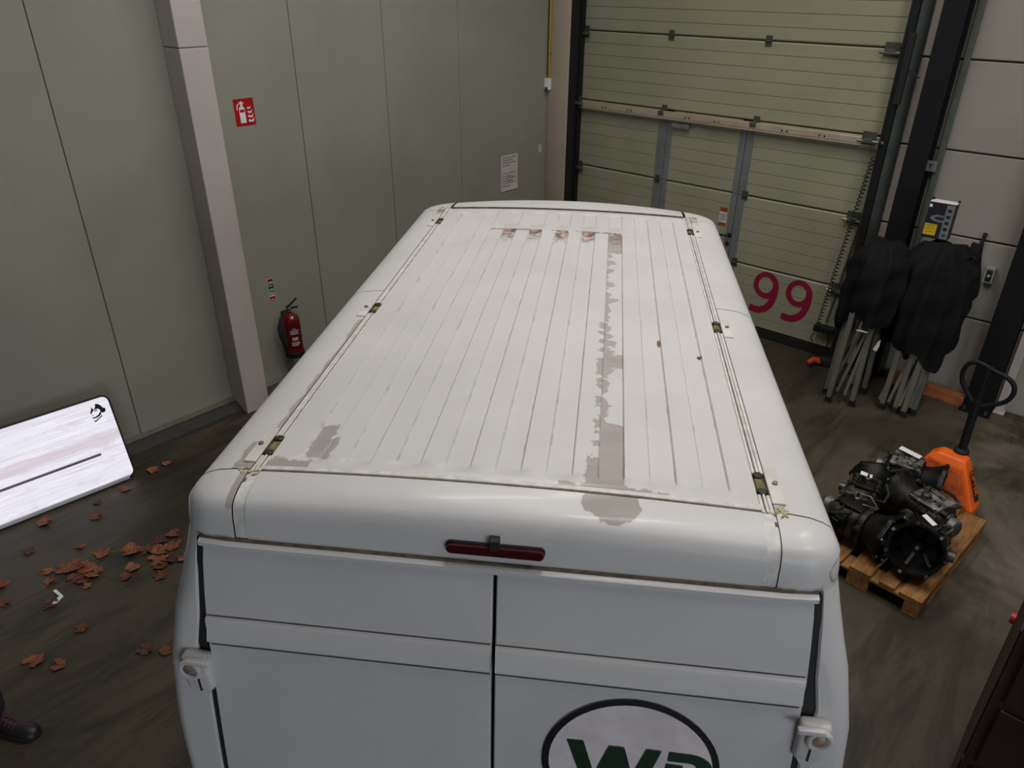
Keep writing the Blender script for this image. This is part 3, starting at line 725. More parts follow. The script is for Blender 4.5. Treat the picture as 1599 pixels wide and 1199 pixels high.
# ---- rear doors
M_GROOVESHADE = mat('groove and shadow grey', (58, 58, 62), 0.7)
VRX = lambda z: lerp_lev(z)[2]
ZD = [2.060, 2.0, 1.9, 1.8, 1.6, 1.35, 1.22, 1.05, 0.8, 0.55]
M_LOGO_BK = mat('decal black', (12, 10, 14), 0.45); M_LOGO_WH = mat('decal pale', (204, 196, 200), 0.45); M_LOGO_GR = mat('decal green', (10, 44, 26), 0.45)
for s in (-1, 1):
    d = empty('rear_door', (s * 0.46, VRX(1.3) - V0, 0.55)); d.parent = van
    T = Matrix.Translation((-s * 0.46, -(VRX(1.3) - V0), -0.55))
    m = MB(); rows = []; back = []
    for z in ZD:
        e_ = door_edge(z) - 0.006; i_ = 0.006
        n = 8
        line = [(s * (i_ + (e_ - i_) * k / n), VRX(z) - 0.004 - V0, z) for k in range(n + 1)]
        line = [(line[0][0], line[0][1] + 0.035, z), (line[0][0], line[0][1] + 0.004, z)] + [(line[0][0] + s * 0.004, line[0][1], z)] + line[1:-1] + [(line[-1][0] - s * 0.004, line[-1][1], z), (line[-1][0], line[-1][1] + 0.004, z), (line[-1][0], line[-1][1] + 0.035, z)]
        rows.append(line)
    top = [(p[0], p[1] + 0.006, 2.072) for p in rows[0]]
    m.grid(rows)
    m.xf(T).build('leaf', P_BODY, d, smooth=True)
    # raised moulding band
    e1 = door_edge(1.76) - 0.012
    mz = [(1.806, 0.004), (1.804, -0.010), (1.795, -0.014), (1.76, -0.012), (1.728, -0.020), (1.720, -0.020), (1.716, -0.014), (1.716, 0.004)]
    m = MB().grid([[(s * (0.008 + (e1 - 0.008) * k / 8), VRX(z) - 0.004 + dy - V0, z) for k in range(9)] for z, dy in mz])
    for a in (0.008, e1):
        m.add([(s * a, VRX(z) - 0.004 + dy - V0, z) for z, dy in mz], [tuple(range(len(mz)))])
    m.xf(T).build('moulding', P_BODY, d, smooth=True)
    MB().grid([[(s * (0.008 + (e1 - 0.01) * k / 4), VRX(z) - 0.0055 - V0, z) for k in range(5)] for z in (1.810, 1.8055)]).xf(T).build('moulding_groove_shadow', M_GROOVESHADE, d)  # flat dark strip standing in for the groove above the moulding
    MB().grid([[(s * (0.008 + (e1 - 0.01) * k / 4), VRX(z) - 0.0052 - V0, z) for k in range(5)] for z in (1.697, 1.692)]).xf(T).build('moulding_groove_shadow', M_GROOVESHADE, d)  # shadow line under the moulding, painted as a thin dark strip
    # hinges on the D pillar side
    for zh in (1.61, 0.80):
        h = empty('hinge', (0, 0, 0)); h.parent = d
        Th = T @ Matrix.Translation((s * 0.975, VRX(zh) - V0, zh)) @ Matrix.Scale(1.18, 4)
        b_ = MB(); b_.rbox(-0.040, 0.040, -0.030, 0.012, -0.085, 0.045, 0.014, 3); b_.prism([(-s * 0.03, -0.085), (s * 0.03, -0.085), (s * 0.012, -0.115), (-s * 0.012, -0.115)], 'y', -0.018, 0.01)
        b_.xf(Th).build('bracket', P_BODY, h, smooth=True)
        ring = MB()
        for q in range(18):
            pass
        rp = [(s * 0.010 + 0.026 * math.cos(a), -0.034, 0.006 + 0.030 * math.sin(a)) for a in [2 * PI * k / 20 for k in range(21)]]
        ring.tube(rp, 0.008, 8, cap=False); ring.rbox(*(sorted((-s * 0.05, s * 0.018))), -0.042, -0.026, 0.028, 0.046, 0.004)
        ring.xf(Th).build('lug', P_BODY, h, smooth=True)
        MB().lathe([(0.024, 0), (0.022, 0.008), (0.012, 0.014), (0.0, 0.015)], 16, Th @ Matrix.Translation((s * 0.010, -0.029, 0.006)) @ Matrix.Rotation(PI / 2, 4, 'X')).build('pin', bpy.data.materials.get('worn hinge pin') or mat('worn hinge pin', (132, 118, 100), 0.5, 0.2, var=0.4, scale=60), h, smooth=True)
        MB().box(-s * 0.004 - 0.0025, -s * 0.004 + 0.0025, -0.0325, -0.029, -0.08, -0.032).xf(Th).build('slot', M_BLACK, h)
    if s > 0:
        # oval company decal
        yv = lambda z: VRX(z) - 0.0095 - V0
        cxo, czo, ax, az = 0.447, 1.377, 0.282, 0.282
        n = 56
        ringo = [(cxo + ax * math.cos(a), czo + az * math.sin(a)) for a in [2 * PI * k / n for k in range(n)]]
        ringi = [(cxo + (ax - 0.022) * math.cos(a), czo + (az - 0.022) * math.sin(a)) for a in [2 * PI * k / n for k in range(n)]]
        m = MB(); m.add([(p[0], yv(p[1]), p[1]) for p in ringi], [tuple(range(n))]); dc = m.xf(T).build('oval_decal', M_LOGO_WH, d, fix=False)
        m = MB(); m.add([(p[0], yv(p[1]) - 0.0005, p[1]) for p in ringo + ringi], [(i, (i + 1) % n, n + (i + 1) % n, n + i) for i in range(n)]); m.xf(T).build('oval_ring', M_LOGO_BK, dc, fix=False)
        def poly(pts, nm):
            mm = MB(); mm.add([(p[0] * 0.97 + 0.01, yv(p[1] + 0.077) - 0.0012, p[1] + 0.077) for p in pts], [tuple(range(len(pts)))]); mm.xf(T).build(nm, M_LOGO_GR, dc, fix=False)
        zt, zb = 1.388, 1.165
        # letter W: long left stroke, inner peak, right stroke
        W_ = [(0.238, zt + 0.004), (0.294, zt + 0.004), (0.338, 1.245), (0.352, 1.300), (0.378, 1.382), (0.428, 1.382), (0.462, 1.262), (0.500, 1.385), (0.548, 1.385), (0.488, zb), (0.436, zb), (0.402, 1.290), (0.366, zb), (0.312, zb)]
        poly(W_, 'letter_w')
        Bo = [(0.572, 1.386)] + [(0.640 + 0.075 * math.sin(q), 1.328 + 0.058 * math.cos(q)) for q in [PI * k / 10 for k in range(11)]]
        Bi = [(0.570, 1.346)] + [(0.636 + 0.028 * math.sin(q), 1.328 + 0.018 * math.cos(q)) for q in [PI * k / 10 for k in range(11)]]
        mm = MB(); nb = len(Bo); mm.add([(p[0] * 0.97 + 0.01, yv(p[1] + 0.077) - 0.0012, p[1] + 0.077) for p in Bo + Bi], [(i, i + 1, nb + i + 1, nb + i) for i in range(nb - 1)])
        Bo2 = [(0.640 + 0.082 * math.sin(q), 1.222 + 0.060 * math.cos(q)) for q in [PI * k / 10 for k in range(11)]] + [(0.55, 1.162)]
        Bi2 = [(0.636 + 0.034 * math.sin(q), 1.224 + 0.020 * math.cos(q)) for q in [PI * k / 10 for k in range(11)]] + [(0.555, 1.204)]
        nb = len(Bo2); mm.add([(p[0] * 0.97 + 0.01, yv(p[1] + 0.077) - 0.0012, p[1] + 0.077) for p in Bo2 + Bi2], [(i, i + 1, nb + i + 1, nb + i) for i in range(nb - 1)])
        st_ = [(0.568, 1.332), (0.622, 1.332), (0.615, 1.204), (0.556, 1.204)]
        mm.add([(p[0] * 0.97 + 0.01, yv(p[1] + 0.077) - 0.0012, p[1] + 0.077) for p in st_], [(0, 1, 2, 3)])
        mm.add([(p[0] * 0.97 + 0.01, yv(p[1] + 0.077) - 0.0012, p[1] + 0.077) for p in [(0.60, 1.290), (0.66, 1.290), (0.66, 1.268), (0.60, 1.268)]], [(0, 1, 2, 3)])
        mm.xf(T).build('letter_b', M_LOGO_GR, dc, fix=False)

# high brake light and clip
bl = empty('brake_light', (0, 1.655 - V0, 2.142)); bl.parent = van
n = 12; prof = []
for k in range(n + 1):
    q = -PI / 2 + PI * k / n; prof.append((0.128 + 0.015 * math.cos(q), 0.015 * math.sin(q)))
prof += [(-p[0], -p[1]) for p in prof]
M_BRAKE = mat('dark red brake lens', (58, 8, 16), 0.22)
MB().prism(prof, 'y', -0.022, 0.01).build('lens', M_BRAKE, bl, smooth=True)
MB().prism([(p[0] * 1.02, p[1] * 1.22) for p in prof], 'y', -0.008, 0.01).build('gasket', M_BLACK, bl)
MB().rbox(-0.016, 0.014, 1.630 - V0, 1.668 - V0, 2.150, 2.186, 0.003, 1).build('wire_clip', M_BLACK, van)

# ================================================================== THINGS ON THE LEFT WALL
M_RED = mat('fire red', (168, 14, 22), 0.4, var=0.05); M_WHITE = mat('print white', (226, 222, 222), 0.5)
M_PAPER = mat('paper white', (206, 196, 194), 0.7, var=0.04); M_INK = mat('grey ink', (92, 88, 90), 0.7)
def wall_frame(e_y, z): return Matrix.Translation((0, 0, 0))
def YZ(m, pts, x0, x1): return m.prism(pts, 'x', x0, x1)
# fire extinguisher sign
e = empty('fire_extinguisher_sign', (XW, 3.438, 2.59), label='red square sign with white extinguisher and flame pictogram on the panel wall', cat='sign')
MB().rbox(0.0, 0.004, -0.092, 0.092, -0.108, 0.108, 0.0015, 1).build('plate', M_RED, e)
m = MB(); X0, X1 = 0.0042, 0.0056
YZ(m, [(-0.050, -0.085), (0.002, -0.085), (0.002, 0.030), (-0.006, 0.044), (-0.042, 0.044), (-0.050, 0.030)], X0, X1)
YZ(m, [(-0.036, 0.044), (-0.012, 0.044), (-0.014, 0.062), (-0.034, 0.062)], X0, X1)
YZ(m, [(-0.052, 0.066), (-0.010, 0.062), (0.004, 0.078), (-0.012, 0.074), (-0.020, 0.088), (-0.046, 0.080)], X0, X1)
YZ(m, [(-0.072, 0.02), (-0.064, 0.02), (-0.056, 0.058), (-0.036, 0.068), (-0.038, 0.076), (-0.064, 0.064)], X0, X1)
m.build('extinguisher_pictogram', M_WHITE, e)
YZ(MB(), [(-0.046, 0.0), (-0.002, 0.0), (-0.002, 0.022), (-0.046, 0.022)], 0.0056, 0.0062).build('pictogram_band', M_RED, e)
for k, (dy, dz, q) in enumerate(((0.0, -0.08, 1.0), (0.004, -0.045, 0.95), (0.006, -0.01, 0.85), (0.008, 0.024, 0.7))):
    YZ(MB(), [(0.022 + dy * 0, dz + 0.012 * q), (0.030, dz), (0.056 * q + 0.012, dz - 0.002), (0.074 * q + 0.008, dz + 0.034 * q), (0.060 * q + 0.008, dz + 0.018 * q), (0.046, dz + 0.012 * q), (0.034, dz + 0.022 * q)], X0, X1).build('flame', M_WHITE, e)
# instruction sticker
e = empty('instruction_sticker', (XW, 3.427, 1.005), label='small multicoloured instruction sticker above the fire extinguisher', cat='sticker')
MB().box(0.0, 0.0015, -0.032, 0.032, -0.112, 0.112).build('backing', M_PAPER, e)
for z0, z1, c in ((0.068, 0.108, (140, 20, 30)), (-0.002, 0.062, (0, 74, 50)), (-0.034, -0.006, (40, 110, 80)), (-0.052, -0.036, (170, 140, 70)), (-0.108, -0.058, (140, 24, 34))):
    MB().rbox(0.0016, 0.0024, -0.028, 0.028, z0, z1, 0.0003, 1).build('colour_block', mat('sticker %d %d' % (c[0], c[1]), c, 0.5), e)
for k in range(6): MB().box(0.0025, 0.003, -0.020, 0.014 + 0.006 * (k % 2), -0.098 + k * 0.034, -0.090 + k * 0.034).build('print', M_WHITE, e)
# extinguisher
e = empty('fire_extinguisher', (XW + 0.11, 3.515, 0.33), label='red fire extinguisher with black hose hanging on the panel wall', cat='fire extinguisher')
def ext_red():
    t = NT('extinguisher red', 0.25, coat=0.4); p = t.tc()
    t.set('Base Color', t.mix(t.ramp(t.noise(p, 4, 3), 0.3, 0.7), lin(92, 8, 14), lin(108, 12, 18))); return t.m
M_EXT = ext_red()
MB().lathe([(0.0, 0.02), (0.082, 0.02), (0.086, 0.04), (0.086, 0.365), (0.080, 0.40), (0.062, 0.425), (0.036, 0.44), (0.022, 0.445), (0.022, 0.46), (0.0, 0.46)], 28).build('cylinder', M_EXT, e, smooth=True)
MB().lathe([(0.0, 0.0), (0.088, 0.0), (0.091, 0.01), (0.091, 0.055), (0.087, 0.06), (0.0, 0.03)], 28).build('foot_ring', M_BLACK, e, smooth=True)
m = MB()
def on_cyl(m, a0, a1, z0, z1, r=0.0868, n=5):
    m.grid([[(r * math.cos(a0 + (a1 - a0) * k / n), r * math.sin(a0 + (a1 - a0) * k / n), z) for k in range(n + 1)] for z in (z0, z1)])
lb = MB(); on_cyl(lb, -0.95, 0.55, 0.11, 0.33, 0.0864, 8); lb = lb.build('label_field', mat('label dark red', (86, 12, 20), 0.4), e, smooth='all', fix=False)
for z, a0, a1 in ((0.305, -0.55, -0.15), (0.285, -0.8, 0.25), (0.270, -0.8, 0.05), (0.255, -0.8, 0.2), (0.165, -0.75, 0.1), (0.15, -0.75, 0.2), (0.135, -0.75, 0.0)):
    m = MB(); on_cyl(m, a0, a1, z, z + 0.006); m.build('print_line', M_WHITE, lb, fix=False)
for a0 in (-0.62, -0.38, -0.16):
    m = MB(); on_cyl(m, a0, a0 + 0.17, 0.190, 0.222, n=2); m.build('class_square', M_WHITE, lb, fix=False)
    m = MB(); on_cyl(m, a0 + 0.05, a0 + 0.12, 0.197, 0.215, 0.0872, n=2); m.build('class_mark', M_RED, lb, fix=False)
m = MB(); m.lathe([(0.0, 0.455), (0.018, 0.455), (0.018, 0.50), (0.012, 0.505), (0.0, 0.505)], 14); m.build('valve', M_ZINC, e, smooth=True)
MB().bar((0.0, -0.015, 0.498), (0.015, 0.085, 0.488), 0.018, 0.010).build('carry_handle', M_BLACK, e)
m = MB(); m.bar((0.0, -0.025, 0.505), (0.0, 0.012, 0.525), 0.022, 0.012); m.bar((0.0, 0.01, 0.522), (0.015, 0.085, 0.575), 0.018, 0.008); m.build('squeeze_lever', M_BLACK, e)
hs = [(0.0, -0.02, 0.48), (0.01, -0.06, 0.465), (0.02, -0.12, 0.42), (0.03, -0.155, 0.34), (0.03, -0.15, 0.26), (0.03, -0.12, 0.17), (0.02, -0.095, 0.10), (0.02, -0.09, 0.05)]
MB().tube(hs, 0.0125, 10).build('hose', M_BLACK, e, smooth=True)
MB().rbox(-0.107, -0.08, -0.03, 0.03, 0.30, 0.44, 0.003, 1).build('wall_bracket', M_TRACK, e)
# notice, tag, conduit, socket
e = empty('notice_sheet', (XW, 6.778, 1.538), label='white printed notice sheet hanging on the panel wall near the corner', cat='notice')
m = MB(); m.grid([[(0.003 + 0.012 * max(0, -z / 0.21 - 0.55), y, z) for y in (-0.1485, 0, 0.1485)] for z in (0.21, 0.1, 0, -0.1, -0.15, -0.21)]); m.grid([[(0.001, y, z) for y in (-0.1485, 0.1485)] for z in (0.21, -0.21)]); m.build('sheet', M_PAPER, e)
for k in range(12):
    z = 0.18 - k * 0.03
    if 4 <= k <= 5: continue
    MB().box(0.0035 + 0.012 * max(0, -z / 0.21 - 0.5), 0.0042 + 0.012 * max(0, -z / 0.21 - 0.5), -0.125, (0.11, 0.06, 0.12, 0.02)[k % 4], z - 0.005, z + 0.002).build('print_line', M_INK, e)
m = MB()
for a, b, c, d_ in ((-0.03, 0.055, -0.045, -0.04), (-0.03, 0.055, -0.105, -0.10), (-0.03, -0.026, -0.105, -0.04), (0.051, 0.055, -0.105, -0.04)): m.box(0.0045, 0.0052, a, b, c, d_)
m.build('print_frame', M_INK, e)
e = empty('wall_tag', (XW, 7.345, 1.74), label='tiny white tag on the panel wall beside the corner pillar', cat='tag')
MB().box(0, 0.003, -0.03, 0.03, -0.045, 0.045).build('card', M_PAPER, e); MB().box(0.003, 0.0037, -0.018, 0.02, 0.02, 0.028).build('print', M_INK, e); MB().box(0.003, 0.0037, -0.015, 0.0, -0.02, -0.008).build('print', M_INK, e)
e = empty('conduit', (-5.992, 7.435, 2.55), label='thin yellow electrical conduit running down the corner pillar', cat='conduit')
MB().tube([(0, 0, 0), (0, 0, 4.7)], 0.012, 10).build('yellow_pipe', mat('yellow pvc', (176, 140, 30), 0.5), e, smooth=True)
MB().tube([(-0.024, 0, 0.02), (-0.024, 0, 4.7)], 0.007, 8).build('grey_pipe', M_DKZINC, e)
for z in (0.25, 1.0, 1.75): MB().rbox(-0.035, 0.016, -0.002, 0.014, z, z + 0.025, 0.003, 1).build('clip', M_DKZINC, e)
e = empty('wall_socket', (-5.995, 7.445, 2.475), label='small white surface socket box at the lower end of the yellow conduit', cat='socket')
MB().rbox(-0.035, 0.035, -0.05, 0.004, -0.06, 0.07, 0.006).build('housing', M_WHITE, e); MB().rbox(-0.022, 0.022, -0.056, -0.048, -0.075, -0.03, 0.004).build('plug', M_DKZINC, e)

# ================================================================== BRIGHT PANEL LEANING ON THE WALL
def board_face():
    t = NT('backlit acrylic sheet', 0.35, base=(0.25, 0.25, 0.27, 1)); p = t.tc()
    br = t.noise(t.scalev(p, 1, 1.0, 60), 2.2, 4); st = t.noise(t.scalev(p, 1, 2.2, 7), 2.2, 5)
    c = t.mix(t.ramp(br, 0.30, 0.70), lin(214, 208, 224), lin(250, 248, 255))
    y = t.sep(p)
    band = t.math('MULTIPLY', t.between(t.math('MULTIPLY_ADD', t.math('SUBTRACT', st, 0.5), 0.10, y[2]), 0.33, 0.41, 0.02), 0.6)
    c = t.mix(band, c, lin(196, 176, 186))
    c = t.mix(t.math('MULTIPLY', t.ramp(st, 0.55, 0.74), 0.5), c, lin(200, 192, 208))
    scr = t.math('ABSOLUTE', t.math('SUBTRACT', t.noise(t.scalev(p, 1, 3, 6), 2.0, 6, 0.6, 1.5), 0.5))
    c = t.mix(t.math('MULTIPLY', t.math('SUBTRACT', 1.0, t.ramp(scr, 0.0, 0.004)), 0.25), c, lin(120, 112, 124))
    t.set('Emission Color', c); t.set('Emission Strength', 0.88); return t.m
M_BOARD = board_face()
bd = empty('light_panel', (-5.665, 0.66, 0.004), -0.0767, 'glowing white panel with rounded corners leaning against the left wall', 'panel')
TB = Matrix.Rotation(-0.272, 4, 'Y')         # lean back towards the wall
def rrect(y0, y1, z0, z1, r, n=6):
    pts = []
    for cy, cz, a0 in ((y1 - r, z1 - r, 0), (y0 + r, z1 - r, 90), (y0 + r, z0 + r, 180), (y1 - r, z0 + r, 270)):
        for k in range(n + 1):
            a = math.radians(a0 + 90 * k / n); pts.append((cy + r * math.cos(a), cz + r * math.sin(a)))
    return pts
BY0, BY1, BH = -1.05, 1.06, 0.715
MB().prism(rrect(BY0, BY1, 0.012, BH, 0.055), 'x', -0.030, -0.006).xf(TB).build('core', M_TRACK, bd)
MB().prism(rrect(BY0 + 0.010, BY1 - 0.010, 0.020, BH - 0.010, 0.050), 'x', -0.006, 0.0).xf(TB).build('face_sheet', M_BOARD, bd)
MB().tube([(0, y, z) for y, z in rrect(BY0 + 0.005, BY1 - 0.005, 0.012, BH - 0.005, 0.052)] + [(0, BY1 - 0.005, BH - 0.057)], 0.007, 8).xf(TB).build('edge_trim', mat('edge trim charcoal', (44, 44, 50), 0.45, 0.4), bd, smooth=True)
MB().rbox(0.0, 0.02, BY0 + 0.05, BY1 - 0.055, 0.0, 0.03, 0.005).xf(TB).build('bottom_ledge', mat('ledge grey', (176, 176, 178), 0.45, 0.3), bd)
MB().rbox(0.0, 0.012, BY0 + 0.2, BY1 - 0.19, 0.262, 0.282, 0.004).xf(TB).build('rail', mat('rail grey', (120, 112, 124), 0.4, 0.4), bd)
# small black printed head-with-hat emblem in the upper corner
m = MB(); ey, ez = 0.955, 0.60
def em(pts): m.prism([(ey + (a - 600) * 0.00030, ez - (b - 690) * 0.00030) for a, b in pts], 'x', 0.0008, 0.0018)
em([(480, 520), (500, 560), (505, 600), (540, 590), (570, 540), (590, 470), (650, 490), (710, 560), (730, 620), (790, 660), (765, 740), (700, 755), (650, 715), (655, 650), (610, 605), (540, 612), (480, 640), (440, 690), (410, 700), (425, 640), (455, 600)])
em([(425, 790), (500, 800), (590, 765), (640, 700), (662, 758), (600, 812), (500, 835), (430, 822)])
em([(432, 870), (470, 898), (655, 805), (668, 828), (480, 925), (448, 928)])
em([(515, 650), (545, 632), (590, 622), (592, 640), (545, 660)])
em([(440, 720), (452, 720), (470, 748), (450, 756)])
m.xf(TB).build('emblem', M_BLACK, bd)

# ================================================================== FALLEN LEAVES, SCRAP
def leaf_mesh(seed, curl):
    r = random.Random(seed); bm = bmesh.new(); N = 30
    c = bm.verts.new((0, 0, 0.006)); ring = []; mid = []
    for k in range(N):
        a = 2 * PI * k / N
        lobe = 0.74 + 0.24 * abs(math.cos(2.5 * a)) ** 0.8 + r.uniform(-0.13, 0.13)
        if abs(a - PI) < 0.25: lobe *= 0.55
        R = 0.066 * lobe
        hz = lambda q: max(0.002, 0.004 + curl * (q * math.cos(a + seed)) ** 2 * 5 + r.uniform(0, 0.004))
        mid.append(bm.verts.new((R * 0.55 * math.cos(a), R * 0.55 * math.sin(a), hz(R * 0.55))))
        ring.append(bm.verts.new((R * math.cos(a), R * math.sin(a) * 0.9, hz(R) + r.uniform(0, 0.006))))
    for k in range(N):
        j = (k + 1) % N; bm.faces.new((c, mid[k], mid[j])); bm.faces.new((mid[k], ring[k], ring[j], mid[j]))
    me = bpy.data.meshes.new('leaf'); bm.to_mesh(me); bm.free(); return me
LM = []
for k, c in enumerate(((116, 64, 40), (96, 52, 32), (76, 46, 31), (126, 80, 52))):
    t = mat('dry leaf %d' % k, c, 0.75, var=0.3, scale=30)
    for q in range(2):
        me = leaf_mesh(k * 2 + q + 1, 0.6 + 0.5 * q); me.materials.append(t); LM.append(me)
M_STEM = mat('leaf stem', (96, 62, 36), 0.8)
stem_m = MB().tube([(-0.03, 0, 0.006), (-0.07, 0.004, 0.008), (-0.105, 0.012, 0.004)], 0.002, 5); stem_o = stem_m.build('stem', M_STEM); stem_me = stem_o.data; bpy.data.objects.remove(stem_o)
LEAVES = [  # x, y, scale, region
 (-5.55, 1.84, 0.9, 'w'), (-5.56, 1.96, 0.7, 'w'), (-5.456, 1.35, 0.6, 'w'), (-5.463, 1.565, 0.7, 'w'), (-5.288, 1.27, 0.9, 'm'), (-5.50, 0.985, 1.0, 'w'),
 (-4.70, 1.27, 1.45, 'h'), (-4.644, 1.342, 1.0, 'h'), (-4.549, 1.407, 1.1, 'h'), (-4.661, 1.557, 0.9, 'h'), (-4.662, 1.462, 1.0, 'h'), (-4.60, 1.39, 0.9, 'h'), (-4.54, 1.50, 1.0, 'h'), (-4.47, 1.36, 1.25, 'h'), (-4.404, 1.336, 1.0, 'h'), (-4.416, 1.42, 1.1, 'h'), (-4.312, 1.291, 0.8, 'h'), (-4.52, 1.20, 1.1, 'h'), (-4.47, 1.13, 0.8, 'h'), (-4.36, 1.49, 0.9, 'h'),
 (-5.237, 0.788, 0.75, 'm'), (-4.831, 1.126, 0.9, 'm'), (-5.02, 1.05, 0.6, 'm'),
 (-4.865, 0.87, 1.0, 'c'), (-4.82, 0.938, 1.25, 'c'), (-4.75, 0.99, 1.3, 'c'), (-4.67, 1.00, 1.2, 'c'), (-4.66, 0.93, 1.0, 'c'), (-4.715, 0.90, 1.0, 'c'), (-4.92, 0.80, 0.7, 'c'), (-4.811, 0.77, 0.6, 'c'), (-4.58, 0.92, 0.6, 'c'),
 (-4.584, 0.69, 0.8, 's'), (-4.821, 0.50, 0.6, 's'), (-5.01, 0.54, 0.8, 's'), (-4.166, 0.456, 1.0, 's'), (-4.026, 0.537, 0.9, 's'), (-4.226, 0.743, 0.8, 's'), (-3.762, 0.935, 1.0, 's'), (-3.66, 1.02, 0.8, 's')]
LBL = {'w': 'dry brown leaf on the floor close to the glowing white panel', 'm': 'lone dry leaf between the glowing white panel and the leaf heaps', 'h': 'orange brown leaf in the heap lying beside the van', 'c': 'orange brown leaf in the heap above the white paper scrap', 's': 'scattered dry leaf on the floor around the dark shoe and paper scrap'}
GRP = {'w': 'leaves by the panel', 'm': 'lone leaves', 'h': 'leaf heap by the van', 'c': 'leaf heap near the paper scrap', 's': 'scattered leaves near the shoe'}
ONE = {0: 'brown leaf touching the bottom right corner of the glowing panel', 1: 'small brown leaf just behind the one at the panel corner', 2: 'tiny dark leaf under the middle of the glowing panel edge', 3: 'small leaf on the floor just right of the glowing panel', 4: 'medium brown leaf midway between the glowing panel and the heap by the van', 5: 'leaf under the left part of the glowing panel at the picture edge',
 20: 'small dark curled leaf left of the heap near the paper scrap', 21: 'medium orange leaf between the two leaf heaps', 22: 'tiny leaf above the heap near the paper scrap', 32: 'dark leaf lying next to the white paper scrap', 33: 'small leaf at the left picture edge below the glowing panel', 34: 'larger leaf at the left picture edge below the glowing panel', 35: 'large reddish leaf above the dark shoe', 36: 'pointed leaf right of the large leaf above the shoe', 37: 'lone leaf below the white paper scrap', 38: 'dark leaf near the van hinge, left of its neighbour', 39: 'orange leaf close to the van flank beside the hinge'}
rr = random.Random(11)
for k, (x, y, sc, g_) in enumerate(LEAVES):
    o = bpy.data.objects.new('fallen_leaf', None); COL.objects.link(o); o.empty_display_size = 0.05
    o.location = (x, y, 0.001); o.rotation_euler = (0, 0, rr.uniform(0, 6.28)); q = sc * rr.uniform(0.8, 1.0); o.scale = (q * rr.uniform(0.85, 1.15), q, q * 1.1)
    if k in ONE: tag(o, ONE[k], 'leaf')
    else: tag(o, LBL[g_], 'leaf', GRP[g_])
    b_ = bpy.data.objects.new('blade', LM[rr.randrange(len(LM))]); COL.objects.link(b_); b_.parent = o
    s_ = bpy.data.objects.new('stem', stem_me); COL.objects.link(s_); s_.parent = o
m = MB(); m.prism([(-0.08, 0.02), (0.0, 0.0), (0.07, 0.085), (0.055, 0.10), (0.0, 0.03), (-0.075, 0.045)], 'z', 0.001, 0.008)
o = m.build('paper_scrap', M_WHITE); o.location = (-4.60, 0.78, 0); o.rotation_euler = (0, 0, 2.35); o.scale = (0.9, 0.9, 1); tag(o, 'folded white paper scrap on the floor below the leaf heap', 'paper')

# ================================================================== FOLDED GAZEBOS AND WHAT LEANS THERE
def cloth_mat():
    t = NT('black polyester', 0.85, spec=0.25); p = t.tc()
    t.set('Base Color', t.mix(t.ramp(t.noise(p, 6, 5), 0.3, 0.7), lin(7, 7, 8), lin(16, 16, 18))); return t.m
M_CLOTH = cloth_mat(); M_LEG = mat('grey powder coated tube', (118, 116, 105), 0.45, 0.35); M_FOOT = mat('black plastic foot', (24, 24, 25), 0.6)
def canopy(cx_, cy, rx, ry, ztop, hem, seed, folds=11, bulge=0.12):
    r = random.Random(seed); n = 64; rows = []
    ph = [r.uniform(0, 6.28) for _ in range(4)]
    for i in range(19):
        t = i / 18; row = []
        for j in range(n):
            a = 2 * PI * j / n
            zb = hem(a); z = ztop - (ztop - zb) * t
            prof = min(1.0, 0.58 + 0.60 * math.sin(min(1, t * 2.6) * PI / 2)) * (1 + bulge * math.sin(t * PI))
            fold = 1 + (0.05 + 0.10 * t) * math.sin(folds * a + ph[0] + 2.2 * t) + 0.06 * math.sin(5 * a + ph[1] - 3 * t) + 0.04 * math.sin(17 * a + ph[2] + 6 * t) + 0.035 * math.sin(9 * t * 2 + 3 * a + ph[3])
            crease = 0.02 * math.sin(4 * a + ph[1]) * (1 - t)
            row.append((cx_ + rx * prof * fold * math.cos(a), cy + ry * prof * fold * math.sin(a), z + crease))
        rows.append(row)
    m = MB().grid(rows, closed=True); k = len(m.v); m.v.append((cx_, cy, ztop + 0.01)); m.f += [(j, (j + 1) % n, k) for j in range(n)]
    return m
def gazebo(name_label, cx_, cy, rx, ry, ztop, hem, seed, legs, bars, folds):
    e = empty('folded_gazebo', (cx_, cy, 0), label=name_label, cat='gazebo')
    c = canopy(0, 0, rx, ry, ztop, hem, seed, folds).build('canopy_cover', M_CLOTH, e, smooth='all')
    for (x, y, dx, dy, h) in legs:
        lg = MB().bar((x, y, 0.035), (x + dx, y + dy, h), 0.044, 0.044).build('leg', M_LEG, e)
        f = MB().rbox(x - 0.032, x + 0.032, y - 0.032, y + 0.032, 0.0, 0.012, 0.004, 1); f.rbox(x - 0.026, x + 0.026, y - 0.026, y + 0.026, 0.012, 0.075, 0.006, 1); f.build('foot', M_FOOT, lg)
    for (x, y, z, x2, y2, z2) in bars: MB().bar((x, y, z), (x2, y2, z2), 0.026, 0.014).build('truss_bar', M_LEG, e)
    return e
g1 = gazebo('left of the two folded gazebos, short black cover over grey legs by the door track', -1.745, 6.98, 0.225, 0.235, 1.56,
    lambda a: 0.78 + 0.10 * math.sin(a + 2.4) + 0.05 * math.sin(3 * a + 1), 5,
    [(-0.10, -0.24, 0.035, 0.03, 1.2), (0.10, -0.17, 0.0, 0.02, 1.2), (-0.20, 0.12, 0.03, -0.02, 1.2), (0.10, 0.16, -0.02, -0.02, 1.2), (-0.175, -0.10, 0.04, 0.02, 1.2)],
    [(-0.05, -0.20, 0.12, 0.09, -0.10, 0.95), (-0.17, 0.02, 0.14, -0.02, -0.06, 0.95), (-0.14, -0.12, 0.12, 0.05, -0.09, 0.9), (0.03, -0.22, 0.12, 0.11, -0.11, 1.0), (0.0, 0.05, 0.12, 0.08, 0.02, 1.0)], 9)
